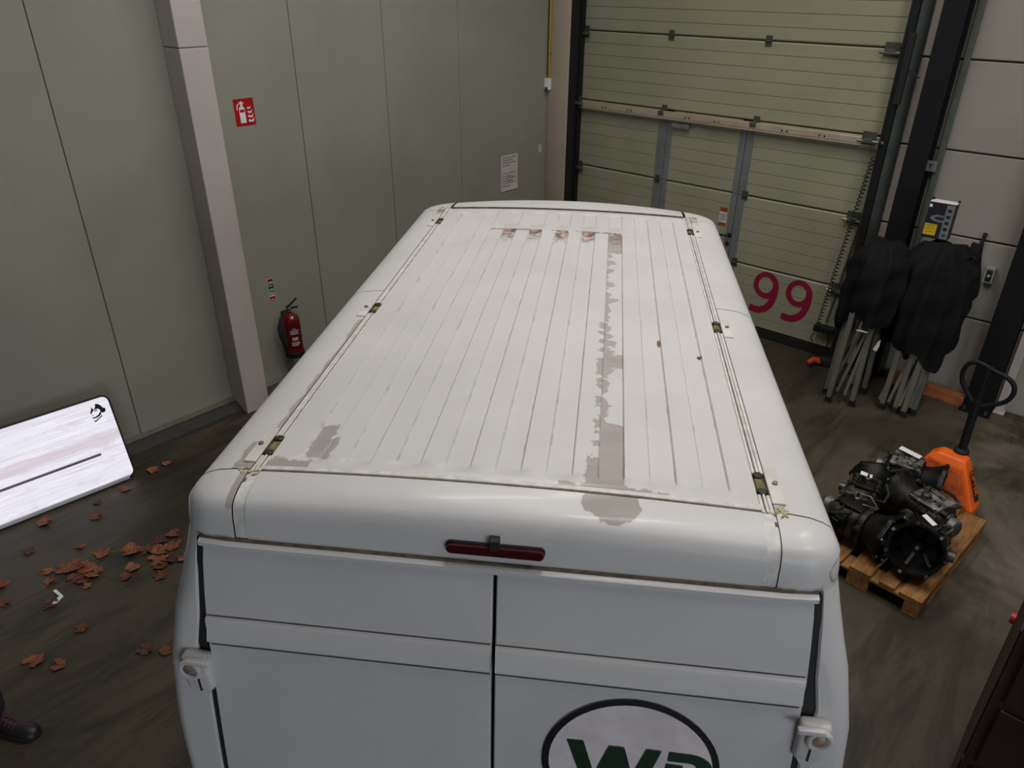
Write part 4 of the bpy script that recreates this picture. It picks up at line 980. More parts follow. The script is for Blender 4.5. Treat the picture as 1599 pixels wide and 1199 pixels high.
g2 = gazebo('right of the two folded gazebos, long black cover hanging over grey legs', -1.315, 7.13, 0.275, 0.225, 1.60,
    lambda a: 0.62 + 0.13 * math.sin(a * 2 + 0.6) + 0.07 * math.sin(5 * a + 2) - 0.06 * math.sin(a), 8,
    [(-0.10, -0.18, 0.03, 0.04, 1.2), (0.02, -0.17, 0.02, 0.03, 1.2), (0.10, -0.20, 0.03, 0.05, 1.2), (0.16, -0.10, 0.03, 0.02, 1.2), (-0.14, 0.05, 0.02, 0.0, 1.2), (0.07, 0.10, 0.01, 0.0, 1.2)],
    [(-0.13, -0.19, 0.10, -0.02, -0.12, 0.85), (-0.05, -0.19, 0.10, 0.06, -0.11, 0.9), (0.05, -0.20, 0.10, 0.14, -0.10, 0.95), (-0.02, -0.12, 0.12, 0.05, -0.10, 0.9), (0.13, -0.16, 0.10, 0.19, -0.06, 0.95), (0.0, 0.0, 0.12, 0.1, 0.05, 0.9)], 13)
# hooded bag hanging on the right gazebo
e = empty('cover_bag', (-1.09, 7.20, 0.80), label='black fabric carry bag hanging off the right side of the folded gazebo', cat='bag')
rows = []
rb = random.Random(4)
for i in range(13):
    t = i / 12; zc = 0.82 - 0.98 * t
    wL = 0.045 + 0.05 * min(1, t * 3) - 0.03 * max(0, t - 0.6) * 2; wR = 0.045 + 0.075 * math.sin(min(1, t / 0.42) * PI / 2) ** 2 if t < 0.42 else 0.12 - 0.115 * min(1, (t - 0.42) / 0.2)
    row = []
    for j in range(28):
        a = 2 * PI * j / 28; rx = wR if math.cos(a) > 0 else wL
        row.append((rx * math.cos(a) * (1 + 0.05 * math.sin(5 * a + 6 * t)) - 0.10 * max(0, t - 0.5), 0.085 * math.sin(a) * (1 + 0.12 * math.sin(4 * a + 3 * t)), zc + 0.02 * math.sin(3 * a)))
    rows.append(row)
m = MB().grid(rows, closed=True); m.f += [tuple(range(28)), tuple(range(12 * 28, 13 * 28))]; m.build('sack', M_CLOTH, e, smooth='all')
MB().tube([(-0.05, -0.09, 0.72), (0.0, -0.10, 0.76), (0.04, -0.08, 0.73)], 0.008, 6).build('drawcord', M_FOOT, e)
# pale lining corners peeping out of the cover
o = MB().prism([(-0.035, -0.06), (0.0, -0.07), (0.012, -0.02), (0.01, 0.05), (-0.005, 0.03)], 'y', -0.006, 0.006).build('lining', M_PAPER, g1); o.location = (0.20, -0.20, 0.70)
o = MB().prism([(-0.055, -0.006), (0.04, -0.006), (0.05, 0.006), (-0.02, 0.006)], 'y', -0.006, 0.006).build('lining', M_PAPER, g1); o.location = (0.05, -0.245, 0.80)
# carton on top
e = empty('carton', (-1.42, 7.20, 1.628), 0.03, 'black cardboard carton with grey side strip and yellow note on the folded gazebo', 'box')
M_CARD = mat('carton black', (26, 28, 34), 0.5); M_CARDG = mat('carton grey', (108, 110, 114), 0.5)
MB().rbox(-0.105, 0.105, -0.055, 0.055, 0.0, 0.31, 0.003, 1).build('body', M_CARD, e)
MB().prism([(-0.103, -0.053), (0.103, -0.053), (0.103, 0.053), (-0.103, 0.053)], 'z', 0.3105, 0.313).build('lid', M_WHITE, e)
MB().box(0.035, 0.098, -0.0565, -0.0552, 0.01, 0.30).build('side_strip', M_CARDG, e)
for k in range(5): MB().box(0.05, 0.08, -0.058, -0.0566, 0.03 + 0.053 * k, 0.055 + 0.053 * k).build('icon', M_CARD if k else mat('icon blue', (40, 60, 110), 0.5), e)
m = MB(); pts = [(0.03, 0.205), (-0.02, 0.21), (-0.06, 0.195), (-0.075, 0.175), (-0.05, 0.155), (0.0, 0.145), (0.035, 0.148)]; inn = [(0.03, 0.19), (-0.01, 0.192), (-0.03, 0.186), (-0.036, 0.175), (-0.02, 0.168), (0.0, 0.165), (0.035, 0.165)]
m.add([(a, -0.0566, b) for a, b in pts + inn], [(i, i + 1, 8 + i, 7 + i) for i in range(6)]); m.build('printed_shape', M_CARDG, e, fix=False)
MB().box(-0.10, -0.078, -0.0568, -0.0552, 0.265, 0.29).build('corner_mark', M_WHITE, e)
MB().box(-0.098, 0.0, -0.0575, -0.0552, 0.028, 0.125).build('yellow_note', mat('sticky yellow', (206, 168, 10), 0.6), e)
for k, (a, b) in enumerate(((-0.085, -0.02), (-0.088, -0.045), (-0.03, -0.012), (-0.08, -0.04), (-0.03, -0.018))):
    z = (0.108, 0.082, 0.082, 0.055, 0.055)[k]; MB().bar((a, -0.0582, z), (b, -0.0582, z + 0.006), 0.004, 0.001).build('handwriting', M_INK, e)
for sx in (-1, 1): MB().prism([(sx * 0.09, 0.02), (sx * 0.112, 0.03), (sx * 0.11, 0.05), (sx * 0.09, 0.045)], 'z', 0.31, 0.328).build('flap', M_CARD, e)
# broom stick
e = empty('wooden_pole', (-1.24, 7.42, 0), label='brown wooden pole leaning against the slab wall behind the gazebo', cat='pole')
MB().tube([(0, 0, 0.0), (0.115, 0.255, 1.60)], 0.015, 10).build('shaft', mat('pole wood', (120, 72, 40), 0.6), e, smooth=True)
MB().tube([(0.108, 0.2395, 1.50), (0.1165, 0.258, 1.62)], 0.0165, 10).build('grip', M_BLACK, e, smooth=True)
# timber lying at the wall foot
M_WOODR = mat('reddish timber', (164, 96, 56), 0.7, var=0.25, scale=12)
o = MB().rbox(-0.36, 0.36, -0.048, 0.048, 0.0, 0.098, 0.004, 1).build('timber_beam', M_WOODR); o.location = (-1.20, 7.575, 0); o.rotation_euler = (0, 0, -0.10); tag(o, 'short reddish timber beam lying on the floor along the slab wall', 'beam')
# hand tool at the foot of the door track
e = empty('power_tool', (-2.19, 7.485, 0), 0.35, 'small orange and black power tool lying at the foot of the door track', 'tool')
MB().rbox(-0.05, 0.16, -0.05, 0.05, 0.0, 0.09, 0.02).build('motor_housing', M_BLACK, e, smooth=True)
m = MB(); m.tube([(-0.04, -0.02, 0.05), (-0.10, -0.05, 0.07), (-0.15, -0.10, 0.04)], [0.035, 0.03, 0.026], 10); m.build('grip', mat('tool orange', (208, 70, 20), 0.5), e, smooth=True)
MB().tube([(0.15, 0, 0.05), (0.22, 0.0, 0.045), (0.26, 0.02, 0.012)], 0.008, 6).build('lead', M_BLACK, e)

# ================================================================== PALLET, GEARBOXES, PALLET JACK
def wood():
    t = NT('pallet wood', 0.75, spec=0.25); p = t.tc()
    g_ = t.noise(t.scalev(p, 12, 1.2, 12), 4, 5, 0.6, 0.4); st = t.noise(p, 5, 5)
    c = t.mix(t.ramp(g_, 0.35, 0.7), lin(120, 82, 46), lin(150, 110, 66)); c = t.mix(t.math('MULTIPLY', t.ramp(st, 0.5, 0.7), 0.6), c, lin(84, 58, 32))
    t.set('Base Color', c); t.bump(g_, 0.3, 0.003); return t.m
M_PAL = wood()
PA = -0.088
pal = empty('wooden_pallet', (-0.342 - 0.4 * math.cos(PA) - 0.6 * math.sin(PA), 4.331 - 0.4 * math.sin(PA) + 0.6 * math.cos(PA), 0), PA, 'worn wooden pallet loaded with gearboxes beside the van', 'pallet')
for x0, wd in ((-0.4, 0.145), (-0.2275, 0.1), (-0.0725, 0.145), (0.1275, 0.1), (0.255, 0.145)):
    MB().rbox(x0, x0 + wd, -0.6, 0.6, 0.122, 0.144, 0.003, 1).build('deck_board', M_PAL, pal)
for y0 in (-0.6, -0.0725, 0.455):
    MB().rbox(-0.4, 0.4, y0, y0 + 0.145, 0.1, 0.1218, 0.003, 1).build('stringer_board', M_PAL, pal)
    for x0, wd in ((-0.4, 0.1), (-0.0725, 0.145), (0.3, 0.1)):
        MB().rbox(x0, x0 + wd, y0, y0 + 0.145, 0.022, 0.0998, 0.004, 1).build('block', M_PAL, pal)
for x0, wd in ((-0.4, 0.1), (-0.0725, 0.145), (0.3, 0.1)):
    MB().rbox(x0, x0 + wd, -0.6, 0.6, 0.0, 0.0218, 0.003, 1).build('skid_board', M_PAL, pal)

def oily(name, a, b, rough, metal):
    t = NT(name, rough, metal); p = t.tc()
    n1 = t.noise(p, 9, 6, 0.65); n2 = t.noise(p, 40, 4, 0.6)
    c = t.mix(t.ramp(n1, 0.35, 0.68), lin(*a), lin(*b)); c = t.mix(t.math('MULTIPLY', t.ramp(n2, 0.55, 0.72), 0.6), c, lin(12, 11, 10))
    t.set('Base Color', c); t.set('Roughness', t.math('MULTIPLY_ADD', n1, 0.4, rough - 0.15)); t.bump(n2, 0.35, 0.004); return t.m
M_OIL = oily('oily cast metal', (11, 11, 11), (30, 29, 28), 0.45, 0.55); M_CAST = oily('worn cast aluminium', (34, 33, 31), (120, 118, 114), 0.4, 0.7)
M_OLIVE = oily('grimy casting', (34, 32, 24), (66, 62, 48), 0.55, 0.4); M_RING = mat('bare ring metal', (190, 190, 186), 0.3, 0.9)
M_BRIGHT = oily('machined aluminium face', (60, 59, 56), (196, 194, 190), 0.35, 0.75)
def gearbox(label, loc, rz, tilt, size, seed, top_plate, bell_open=True):
    """bell housing (axis local +x towards the mouth), ribbed case, end cover, selector cover, brackets"""
    r = random.Random(seed); e = empty('gearbox', loc, rz, label, 'gearbox')
    T = Matrix.Translation((0, 0, 0.0)) @ Matrix.Rotation(tilt, 4, 'Y') @ Matrix.Diagonal((size, size, size, 1))
    RX = Matrix.Rotation(PI / 2, 4, 'Y')
    # flared bell with scalloped flange
    n = 36
    def ringp(R, x, scal=0.0): return [(x, R * (1 + scal * (1 if math.cos(7 * 2 * PI * j / n) > 0.55 else 0)) * math.cos(2 * PI * j / n), R * (1 + scal * (1 if math.cos(7 * 2 * PI * j / n) > 0.55 else 0)) * math.sin(2 * PI * j / n)) for j in range(n)]
    rows = [ringp(0.05, -0.01), ringp(0.10, 0.0), ringp(0.115, 0.06), ringp(0.150, 0.12), ringp(0.158, 0.135, 0.09), ringp(0.158, 0.160, 0.09), ringp(0.142, 0.161), ringp(0.135, 0.12), ringp(0.105, 0.05), ringp(0.04, 0.045), ringp(0.03, 0.07), ringp(0.001, 0.07)]
    bell = MB().grid(rows, closed=True).xf(T).build('bell_housing', M_OIL, e, smooth=True)
    for k in range(7):
        a = 2 * PI * k / 7
        MB().lathe([(0.004, -0.004), (0.010, -0.004), (0.010, 0.006), (0.004, 0.006)], 10, T @ Matrix.Translation((0.161, 0.160 * math.cos(a), 0.160 * math.sin(a))) @ RX).build('bolt_boss', M_RING if k % 2 else M_CAST, bell)
    MB().lathe([(0.012, 0.04), (0.012, 0.135), (0.006, 0.14), (0.0, 0.14)], 12, T @ RX).build('input_shaft', M_CAST, e, smooth=True)
    for k in range(6):
        a = 2 * PI * k / 6 + 0.3
        MB().bar((0.045, 0.05 * math.cos(a), 0.05 * math.sin(a)), (0.10, 0.125 * math.cos(a), 0.125 * math.sin(a)), 0.008, 0.018).xf(T).build('web_rib', M_OIL, bell)
    # case: lofted, with raised ribs
    secs = [(0.01, 0.115, 0.118), (-0.05, 0.125, 0.11), (-0.16, 0.118, 0.10), (-0.22, 0.105, 0.092), (-0.26, 0.07, 0.062)]
    rows = []
    for x, wy, wz in secs:
        row = []
        for j in range(24):
            a = 2 * PI * j / 24; q = 0.55
            cy, cz = math.copysign(abs(math.cos(a)) ** q, math.cos(a)), math.copysign(abs(math.sin(a)) ** q, math.sin(a))
            row.append((x, wy * cy + 0.03 * (cz > 0) * 0.3, wz * cz + r.uniform(-0.003, 0.003)))
        rows.append(row)
    m = MB().grid(rows, closed=True); m.f.append(tuple(range(4 * 24, 5 * 24)))
    m.xf(T).build('case', M_OLIVE if seed % 2 else M_OIL, e, smooth=True)
    for x in (-0.03, -0.09, -0.15):
        pts = []
        for j in range(25):
            a = 2 * PI * j / 24; q = 0.55
            pts.append((x, 0.124 * math.copysign(abs(math.cos(a)) ** q, math.cos(a)), 0.110 * math.copysign(abs(math.sin(a)) ** q, math.sin(a))))
        MB().tube(pts, 0.007, 6, cap=False).xf(T).build('case_rib', M_OIL, e)
    MB().lathe([(0.0, -0.31), (0.05, -0.31), (0.062, -0.30), (0.066, -0.255), (0.08, -0.25), (0.08, -0.235), (0.0, -0.235)], 20, T @ RX).build('end_cover', M_CAST, e, smooth=True)
    MB().lathe([(0.0, 0.0), (0.052, 0.0), (0.055, 0.02), (0.035, 0.03), (0.035, 0.07), (0.0, 0.07)], 18, T @ Matrix.Translation((-0.06, 0.115, -0.02)) @ Matrix.Rotation(-PI / 2, 4, 'X')).build('output_flange', M_CAST, e, smooth=True)
    MB().tube([(-0.18, -0.10, 0.04), (-0.20, -0.16, 0.06), (-0.14, -0.17, 0.10), (-0.06, -0.13, 0.13)], 0.012, 8).xf(T).build('breather_hose', M_BLACK, e, smooth=True)
    MB().tube([(0.0, 0.09, 0.09), (-0.08, 0.12, 0.13), (-0.17, 0.10, 0.12)], 0.008, 8).xf(T).build('linkage_rod', M_CAST, e, smooth=True)
    MB().rbox(-0.20, -0.12, -0.15, -0.10, -0.05, 0.03, 0.01).xf(T).build('mount_bracket', M_OIL, e)
    for k in range(12):
        a = r.uniform(0.2, 2.9); x = r.uniform(-0.24, 0.02); q = r.uniform(0.008, 0.02); rad = 0.118
        c_ = Vector((x, rad * math.cos(a), rad * 0.95 * math.sin(a)))
        if k % 3 == 0: MB().lathe([(0.0, 0.03), (q * 0.7, 0.03), (q * 0.8, 0.012), (q * 1.3, 0.012), (q * 1.3, -0.01)], 8, T @ Matrix.Translation(c_) @ Matrix.Rotation(-(a - PI / 2), 4, 'X').inverted()).build('sensor', M_CAST if k % 2 else M_OIL, e)
        elif k % 3 == 1: MB().rbox(-q * 1.6, q * 1.6, -q, q, -q, q, q * 0.3, 1).xf(T @ Matrix.Translation(c_) @ Matrix.Rotation(r.uniform(0, 3), 4, 'X')).build('lug', M_OLIVE if k % 2 else M_OIL, e)
        else: MB().tube([c_, c_ + Vector((r.uniform(-0.04, 0.04), 0.03 * math.cos(a), 0.03 * math.sin(a))), c_ + Vector((r.uniform(-0.09, 0.09), 0.02 * math.cos(a) + r.uniform(-0.03, 0.03), 0.025 * math.sin(a)))], 0.006, 6).xf(T).build('pipe', M_CAST if k % 2 else M_BLACK, e)
    if top_plate:
        tp = MB().rbox(-0.21, 0.0, -0.10, 0.10, 0.096, 0.122, 0.006).xf(T).build('top_plate', M_BRIGHT, e)
        for k in range(9):
            x, y = r.uniform(-0.185, -0.025), r.uniform(-0.08, 0.08); q = r.choice((0.010, 0.013, 0.018))
            MB().lathe([(q * 0.55, 0.120), (q * 0.55, 0.128), (q, 0.128), (q, 0.120)], 14, T @ Matrix.Translation((x, y, 0))).build('ring', M_RING, tp, smooth=True)
        for k in range(5):
            x, y = r.uniform(-0.19, -0.03), r.uniform(-0.08, 0.08)
            MB().bar((x, y, 0.124), (x + r.uniform(-0.03, 0.03), y + r.uniform(-0.04, 0.04), 0.127), 0.012, 0.008).xf(T).build('oil_channel', M_RING if k % 2 else M_OIL, tp)
        MB().lathe([(0.0, 0.12), (0.030, 0.12), (0.032, 0.135), (0.018, 0.145), (0.0, 0.145)], 14, T @ Matrix.Translation((-0.07, 0.02, 0))).build('solenoid', M_CAST, tp, smooth=True)
    else:
        MB().rbox(-0.19, -0.03, -0.07, 0.07, 0.09, 0.125, 0.015).xf(T).build('selector_housing', M_OIL, e, smooth=True)
        MB().lathe([(0.02, 0.12), (0.02, 0.165), (0.008, 0.17), (0.008, 0.20), (0.0, 0.20)], 12, T @ Matrix.Translation((-0.11, 0, 0))).build('selector_shaft', M_CAST, e, smooth=True)
    return e, T
ZP = 0.1445
def on_pal(x, y, z): return (pal.location.x + x * math.cos(PA) - y * math.sin(PA), pal.location.y + x * math.sin(PA) + y * math.cos(PA), z)
ga, TA = gearbox('nearest gearbox at the pallet corner, big open bell housing facing the camera', on_pal(0.225, -0.30, ZP + 0.20), PA - PI / 2 + 0.10, -0.32, 1.10, 3, False)
gb, TB2 = gearbox('gearbox with a shiny ring-studded plate on the right side of the pallet', on_pal(0.02, 0.13, ZP + 0.185), PA + 2.85, 0.0, 1.06, 2, True)
gc, TC = gearbox('oily black gearbox on the van side of the pallet, domed end towards the van', on_pal(-0.10, -0.36, ZP + 0.185), PA - 0.12, 0.0, 1.05, 7, False)
gd, TD = gearbox('rearmost gearbox with a bright machined face next to the pallet jack', on_pal(-0.08, 0.47, ZP + 0.185), PA + 0.15, 0.0, 1.0, 4, True)
ge, TE = gearbox('dark gearbox at the back left of the pallet with a torn white tag', on_pal(-0.30, 0.09, ZP + 0.165), PA + 1.75, 0.0, 0.94, 9, False)
def card(parent, loc, rot, w_, h_):
    o = MB().rbox(-w_ / 2, w_ / 2, -h_ / 2, h_ / 2, 0.0, 0.0025, 0.0006, 1).build('paper_tag', M_WHITE, parent); o.location = loc; o.rotation_euler = rot
    tag(o, 'white paper tag')
card(gd, (-0.11, 0.07, 0.150), (0.05, 0.05, -0.25), 0.16, 0.05); card(ge, (-0.06, 0.02, 0.150), (0.1, 0.1, -1.5), 0.08, 0.04); card(ga, (-0.03, 0.0, 0.178), (0.1, 0.1, 1.0), 0.10, 0.035)

# pallet jack pushed in from the wall side
M_ORANGE = mat('jack orange', (226, 96, 16), 0.5, var=0.12, scale=7); M_DIRTO = mat('jack orange dirty', (176, 74, 22), 0.65, var=0.35, scale=18)
jk = empty('pallet_jack', on_pal(0.02, 0.625, 0), PA, 'orange hand pallet jack with black steering handle pushed under the pallet', 'pallet jack')
for sx in (-1, 1):
    MB().prism([(sx * 0.186 - 0.075, 0.045), (sx * 0.186 + 0.075, 0.045), (sx * 0.186 + 0.075, 0.085), (sx * 0.186 + 0.06, 0.095), (sx * 0.186 - 0.06, 0.095), (sx * 0.186 - 0.075, 0.085)], 'y', -1.12, 0.02).build('fork', M_TRACK, jk)
    MB().lathe([(0.0, -0.04), (0.04, -0.04), (0.04, 0.04), (0.0, 0.04)], 16, Matrix.Translation((sx * 0.186, -1.0, 0.0405)) @ Matrix.Rotation(PI / 2, 4, 'Y')).build('load_roller', M_BLACK, jk, smooth=True)
def slab_loft(secs):
    rows = []
    for z, x0, x1, y0, y1, c in secs:
        rows.append([(x0 + c, y0, z), (x1 - c, y0, z), (x1, y0 + c, z), (x1, y1 - c, z), (x1 - c, y1, z), (x0 + c, y1, z), (x0, y1 - c, z), (x0, y0 + c, z)])
    m = MB().grid(rows, closed=True); n = len(rows); m.f += [tuple(range(8))[::-1], tuple(range((n - 1) * 8, n * 8))]; return m
slab_loft([(0.05, -0.27, 0.27, 0.01, 0.16, 0.012), (0.13, -0.27, 0.27, 0.01, 0.19, 0.012), (0.40, -0.15, 0.13, 0.085, 0.23, 0.012), (0.445, -0.10, 0.105, 0.11, 0.225, 0.012), (0.455, -0.085, 0.09, 0.12, 0.215, 0.01)]).build('chassis_cover', M_ORANGE, jk)
# dirty recessed front plate
MB().add([(-0.245, 0.0085, 0.14), (0.235, 0.0085, 0.14), (0.105, 0.079, 0.385), (-0.125, 0.079, 0.385)], [(0, 1, 2, 3)]).build('front_plate', M_DIRTO, jk, fix=False)
# black lettering down the right flank of the cover
n_ = Vector((0.27, 0.0, 0.14)).normalized()
up = Vector((-0.14, 0.045, 0.27)).normalized(); ax = Vector((0.03, 1, 0)).normalized(); nn = ax.cross(up).normalized()
if nn.x < 0: nn = -nn
base = Vector((0.262, 0.055, 0.155)) + nn * 0.004
MB().add([tuple(base + ax * a + up * b) for a, b in ((0.035, 0.02), (0.095, 0.02), (0.095, 0.25), (0.035, 0.25))], [(0, 1, 2, 3)]).build('name_strip', M_BLACK, jk, fix=False)
dn = -up; Mt = Matrix((( dn.x, (ax).x, nn.x, 0), (dn.y, (ax).y, nn.y, 0), (dn.z, (ax).z, nn.z, 0), (0, 0, 0, 1)))
text_mesh('lettering', 'LIFTER', 0.062, M_ORANGE, jk, Matrix.Translation(base + nn * 0.002 + ax * 0.043 + up * 0.245) @ Mt, bold=0.001)
m = MB().lathe([(0.0, 0.40), (0.055, 0.40), (0.055, 0.475), (0.042, 0.49), (0.0, 0.49)], 16, Matrix.Translation((0.03, 0.235, 0))); m.rbox(-0.015, 0.075, 0.20, 0.29, 0.36, 0.42, 0.01); m.build('pump_head', M_BLACK, jk, smooth=True)
for sx in (-1, 1):
    MB().lathe([(0.0, -0.03), (0.09, -0.03), (0.095, -0.02), (0.095, 0.02), (0.09, 0.03), (0.0, 0.03)], 22, Matrix.Translation((0.03 + sx * 0.055, 0.245, 0.0955)) @ Matrix.Rotation(PI / 2, 4, 'Y')).build('steer_wheel', M_BLACK, jk, smooth=True)
MB().tube([(0.03, 0.245, 0.095), (0.03, 0.24, 0.38)], 0.03, 12).build('steer_column', M_TRACK, jk)
HB = Vector((0.03, 0.24, 0.46)); HT = Vector((0.02, 0.235, 0.90))
MB().tube([HB, HT], 0.030, 14).build('handle_shaft', M_COLB, jk, smooth=True)
loop2 = [(0.0, 0.86), (-0.075, 0.925), (-0.135, 1.0), (-0.155, 1.08), (-0.135, 1.155), (-0.085, 1.185), (-0.02, 1.175), (0.045, 1.155), (0.12, 1.14), (0.175, 1.10), (0.19, 1.035), (0.165, 0.965), (0.10, 0.91), (0.0, 0.86)]
sm = []
for k in range(len(loop2) - 1):
    for q in range(3):
        t_ = q / 3; p0 = loop2[(k - 1) % (len(loop2) - 1)]; p1 = loop2[k]; p2 = loop2[k + 1]; p3 = loop2[(k + 2) % (len(loop2) - 1)] if k + 2 >= len(loop2) else loop2[k + 2]
        sm.append(tuple(0.5 * ((2 * p1[i]) + (-p0[i] + p2[i]) * t_ + (2 * p0[i] - 5 * p1[i] + 4 * p2[i] - p3[i]) * t_ ** 2 + (-p0[i] + 3 * p1[i] - 3 * p2[i] + p3[i]) * t_ ** 3) for i in (0, 1)))
sm.append(sm[0])
MB().tube([(0.025 + a, 0.235, b) for a, b in sm], 0.017, 10, cap=False).build('handle_loop', M_COLB, jk, smooth=True)
MB().tube([(0.02, 0.235, 0.89), (0.02, 0.235, 1.165)], 0.020, 10).build('control_stem', M_COLB, jk, smooth=True)
MB().bar((0.045, 0.22, 1.06), (0.09, 0.21, 1.13), 0.014, 0.012).build('release_lever', M_COLB, jk)

# ================================================================== DARK CABINET AT THE RIGHT EDGE
M_MAROON = mat('dark maroon steel', (44, 26, 24), 0.5, 0.2, var=0.3, scale=3)
cb_ = empty('steel_cabinet', (0.55, 3.2, 0), label='dark maroon steel cabinet at the right edge of the picture', cat='cabinet')
MB().rbox(-0.44, 0.40, -0.50, 0.55, 0.06, 1.55, 0.01).build('body', M_MAROON, cb_)
MB().box(-0.42, 0.38, -0.48, 0.53, 0.0, 0.06).build('plinth', M_BLACK, cb_)
for k in range(4):
    dr = MB().rbox(-0.40, 0.37, -0.515, -0.498, 0.12 + 0.35 * k, 0.44 + 0.35 * k, 0.005).build('drawer', M_MAROON, cb_)
    MB().tube([(-0.2, -0.515, 0.39 + 0.35 * k), (-0.2, -0.54, 0.39 + 0.35 * k), (0.2, -0.54, 0.39 + 0.35 * k), (0.2, -0.515, 0.39 + 0.35 * k)], 0.008, 6).build('handle', M_TRACK, dr)
MB().rbox(-0.448, -0.438, -0.47, 0.52, 0.1, 0.76, 0.003, 1).build('side_panel', M_MAROON, cb_)
MB().rbox(-0.448, -0.438, -0.47, 0.52, 0.79, 1.5, 0.003, 1).build('side_panel', M_MAROON, cb_)
MB().lathe([(0.0, 0.02), (0.03, 0.02), (0.034, 0.0)], 16, Matrix.Translation((-0.449, 0.46, 0.84)) @ Matrix.Rotation(-PI / 2, 4, 'Y')).build('red_knob', mat('knob red', (150, 20, 24), 0.4), cb_)

# ================================================================== PERSON (only one shoe reaches into the picture)
M_TROUS = mat('dark navy trousers', (24, 25, 32), 0.85, var=0.2, scale=14); M_JACK = mat('charcoal work jacket', (36, 37, 40), 0.85, var=0.2, scale=14)
M_SKIN = mat('skin', (196, 150, 124), 0.55, var=0.06); M_HAIR = mat('dark brown hair', (44, 32, 24), 0.7, var=0.25, scale=40)
M_SHOE = mat('black shoe leather', (20, 19, 21), 0.5, var=0.2, scale=20); M_LACE = mat('dark red lace', (96, 26, 36), 0.7); M_SOLE = mat('shoe sole', (15, 15, 16), 0.7)
FA = 0.545
ps = empty('person', (-3.735, 0.086, 0), FA, 'person in dark clothes whose black shoe with red laces enters at the left edge', 'person')
def skin_mesh(name, verts, edges, radii, root, material, parent, sub=2):
    me = bpy.data.meshes.new(name); me.from_pydata(verts, edges, []); o = bpy.data.objects.new(name, me); COL.objects.link(o)
    md = o.modifiers.new('skin', 'SKIN'); md.use_smooth_shade = True; md.branch_smoothing = 0.6
    if not me.skin_vertices:
        bpy.context.view_layer.objects.active = o
    sv = me.skin_vertices[0].data
    for i, r_ in enumerate(radii): sv[i].radius = r_ if isinstance(r_, tuple) else (r_, r_)
    sv[root].use_root = True
    o.modifiers.new('sub', 'SUBSURF').levels = sub; o.modifiers['sub'].render_levels = sub
    dg = bpy.context.evaluated_depsgraph_get(); me2 = bpy.data.meshes.new_from_object(o.evaluated_get(dg)); bpy.data.objects.remove(o, do_unlink=True)
    me2.name = name; me2.materials.clear(); me2.materials.append(material)
    for p in me2.polygons: p.use_smooth = True
    q = bpy.data.objects.new(name, me2); COL.objects.link(q); q.parent = parent; return q
# local +x forward, +y the person's left
V_ = [(0, 0, 0.96), (0.0, 0, 1.10), (0.005, 0, 1.28), (0.0, 0, 1.42), (0.005, 0, 1.50), (0.015, 0, 1.56),
      (0.0, 0.09, 0.90), (0.02, 0.10, 0.52), (-0.01, 0.105, 0.12), (0.0, -0.09, 0.90), (-0.06, -0.11, 0.52), (-0.20, -0.12, 0.12),
      (0.0, 0.19, 1.42), (-0.01, 0.245, 1.14), (0.06, 0.25, 0.90), (0.0, -0.19, 1.42), (-0.01, -0.245, 1.14), (0.06, -0.25, 0.90)]
E_ = [(0, 1), (1, 2), (2, 3), (3, 4), (4, 5), (0, 6), (6, 7), (7, 8), (0, 9), (9, 10), (10, 11), (3, 12), (12, 13), (13, 14), (3, 15), (15, 16), (16, 17)]
R_ = [(0.15, 0.12), (0.14, 0.11), (0.165, 0.115), (0.13, 0.10), (0.06, 0.06), (0.055, 0.055), 0.095, 0.068, 0.055, 0.095, 0.068, 0.055, 0.07, 0.052, 0.04, 0.07, 0.052, 0.04]
try:
    body_p = skin_mesh('clothed_body', V_, E_, R_, 0, M_TROUS, ps)
    body_p.data.materials.append(M_JACK); body_p.data.materials.append(M_SKIN)
    for p in body_p.data.polygons:
        z = p.center.z; p.material_index = 2 if z > 1.50 and abs(p.center.y) < 0.1 else (1 if z > 0.93 or abs(p.center.y) > 0.19 else 0)
except Exception as ex:
    print('skin failed', ex)
hd = []
for i in range(15):
    t = i / 14; z = 1.545 + 0.235 * t; rr_ = math.sin(PI * (0.10 + 0.90 * t) ** 0.85) ** 0.6 if 0 < t < 1 else 0.02
    row = []
    for j in range(28):
        a = 2 * PI * j / 28; c_, s_ = math.cos(a), math.sin(a)
        x = 0.095 * rr_ * c_ + 0.02; y = 0.074 * rr_ * s_
        if c_ > 0.9 and 0.32 < t < 0.55: x += 0.022 * (1 - abs(t - 0.38) / 0.2) * (c_ - 0.9) * 10       # nose
        if c_ > 0.6 and abs(t - 0.56) < 0.06 and 0.25 < abs(s_) < 0.6: x -= 0.008                           # eye sockets
        if c_ > 0.8 and abs(t - 0.22) < 0.03: x += 0.004                                                     # lips
        row.append((x, y, z))
    hd.append(row)
m = MB().grid(hd, closed=True); m.f += [tuple(range(28)), tuple(range(14 * 28, 15 * 28))]
head = m.build('head', M_SKIN, ps, smooth='all')
for s in (-1, 1):
    MB().lathe([(0.0, 0.006), (0.012, 0.004), (0.014, 0.0)], 10, Matrix.Translation((0.105, s * 0.030, 1.676)) @ Matrix.Rotation(PI / 2, 4, 'Y')).build('eye', M_WHITE, head)
    MB().tube([(0.015, s * 0.074, 1.70), (0.005, s * 0.084, 1.685), (0.015, s * 0.078, 1.645)], 0.010, 8).build('ear', M_SKIN, head, smooth=True)
MB().bar((0.108, -0.022, 1.598), (0.108, 0.022, 1.598), 0.006, 0.006).build('mouth', mat('lips', (160, 96, 88), 0.5), head)
hr = [[(p[0] * 1.07 - 0.012, p[1] * 1.09, p[2] + 0.012) for p in r] for r in hd[6:]]
hr = [[((p[0] if p[0] < 0.055 or i > 4 else 0.055 + (p[0] - 0.055) * 0.35), p[1], p[2]) for p in r] for i, r in enumerate(hr)]
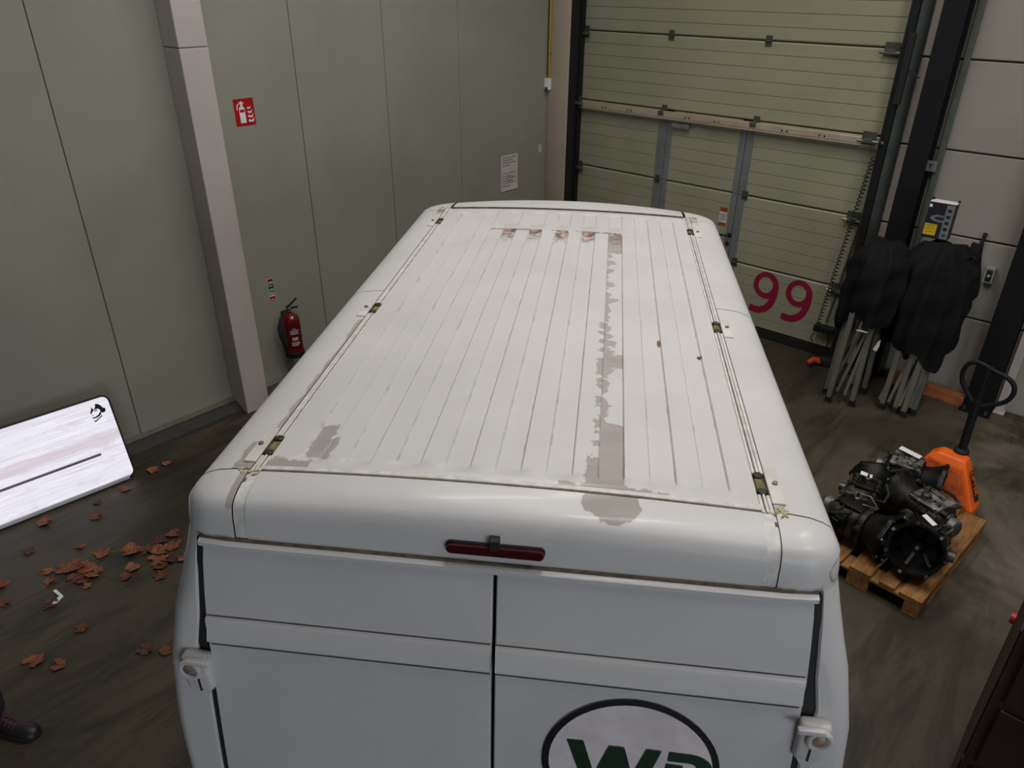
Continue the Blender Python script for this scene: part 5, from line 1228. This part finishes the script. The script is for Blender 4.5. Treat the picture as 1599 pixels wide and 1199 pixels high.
m = MB().grid(hr, closed=True); m.f.append(tuple(range((len(hr) - 1) * 28, len(hr) * 28))); m.build('hair', M_HAIR, ps, smooth='all')
for s in (-1, 1):
    # hand: palm, four fingers, thumb
    T = Matrix.Translation((0.065, s * 0.25, 0.885))
    hn = MB(); hn.rbox(-0.04, 0.042, -0.015, 0.015, -0.09, 0.02, 0.012, 2)
    for k, (x, ln) in enumerate(((0.031, 0.072), (0.011, 0.080), (-0.010, 0.075), (-0.030, 0.058))):
        hn.tube([(x, 0, -0.08), (x + 0.004, -s * 0.006, -0.08 - ln * 0.5), (x + 0.006, -s * 0.022, -0.08 - ln)], [0.0095, 0.009, 0.007], 8)
    hn.tube([(0.03, -s * 0.005, -0.02), (0.058, -s * 0.014, -0.055), (0.062, -s * 0.02, -0.088)], [0.012, 0.0105, 0.008], 8)
    hn.xf(T).build('hand', M_SKIN, ps, smooth='all')
    # shoe
    sh = empty('shoe', (0.0 if s > 0 else -0.19, s * 0.105 if s > 0 else -0.12, 0)); sh.parent = ps
    prof = [(-0.095, 0.034, 0.10), (-0.075, 0.040, 0.115), (-0.03, 0.040, 0.118), (0.02, 0.041, 0.105), (0.07, 0.045, 0.078), (0.12, 0.050, 0.066), (0.165, 0.048, 0.060), (0.195, 0.036, 0.050), (0.208, 0.016, 0.036)]
    rows = []
    for x, hw, h in prof:
        rows.append([(x, hw * math.cos(a) * (1.0 if math.sin(a) < 0.3 else 1.0 - 0.25 * (math.sin(a) - 0.3)), 0.022 + (h - 0.022) * math.sin(a)) for a in [PI * k / 12 for k in range(13)]])
    m = MB().grid(rows); m.f += [tuple(range(13)), tuple(range(8 * 13, 9 * 13))]; m.build('upper', M_SHOE, sh, smooth='all')
    ol = [(x, hw + 0.005) for x, hw, h in prof] + [(0.214, 0.0)] + [(x, -hw - 0.005) for x, hw, h in reversed(prof)]
    MB().prism(ol, 'z', 0.0, 0.026).build('sole', M_SOLE, sh)
    for k in range(5):
        x = 0.0 + 0.022 * k; z = 0.113 - 0.009 * k if k < 2 else 0.108 - 0.0085 * (k - 0)
        MB().tube([(x, -0.026, z - 0.012), (x + 0.008, 0.0, z + 0.004), (x + 0.002, 0.026, z - 0.012)], 0.0032, 6).build('lace', M_LACE, sh)
    MB().tube([(0.0, 0.02, 0.112), (0.015, 0.035, 0.108), (0.03, 0.045, 0.09), (0.02, 0.05, 0.07)], 0.003, 6).build('lace_bow', M_LACE, sh)
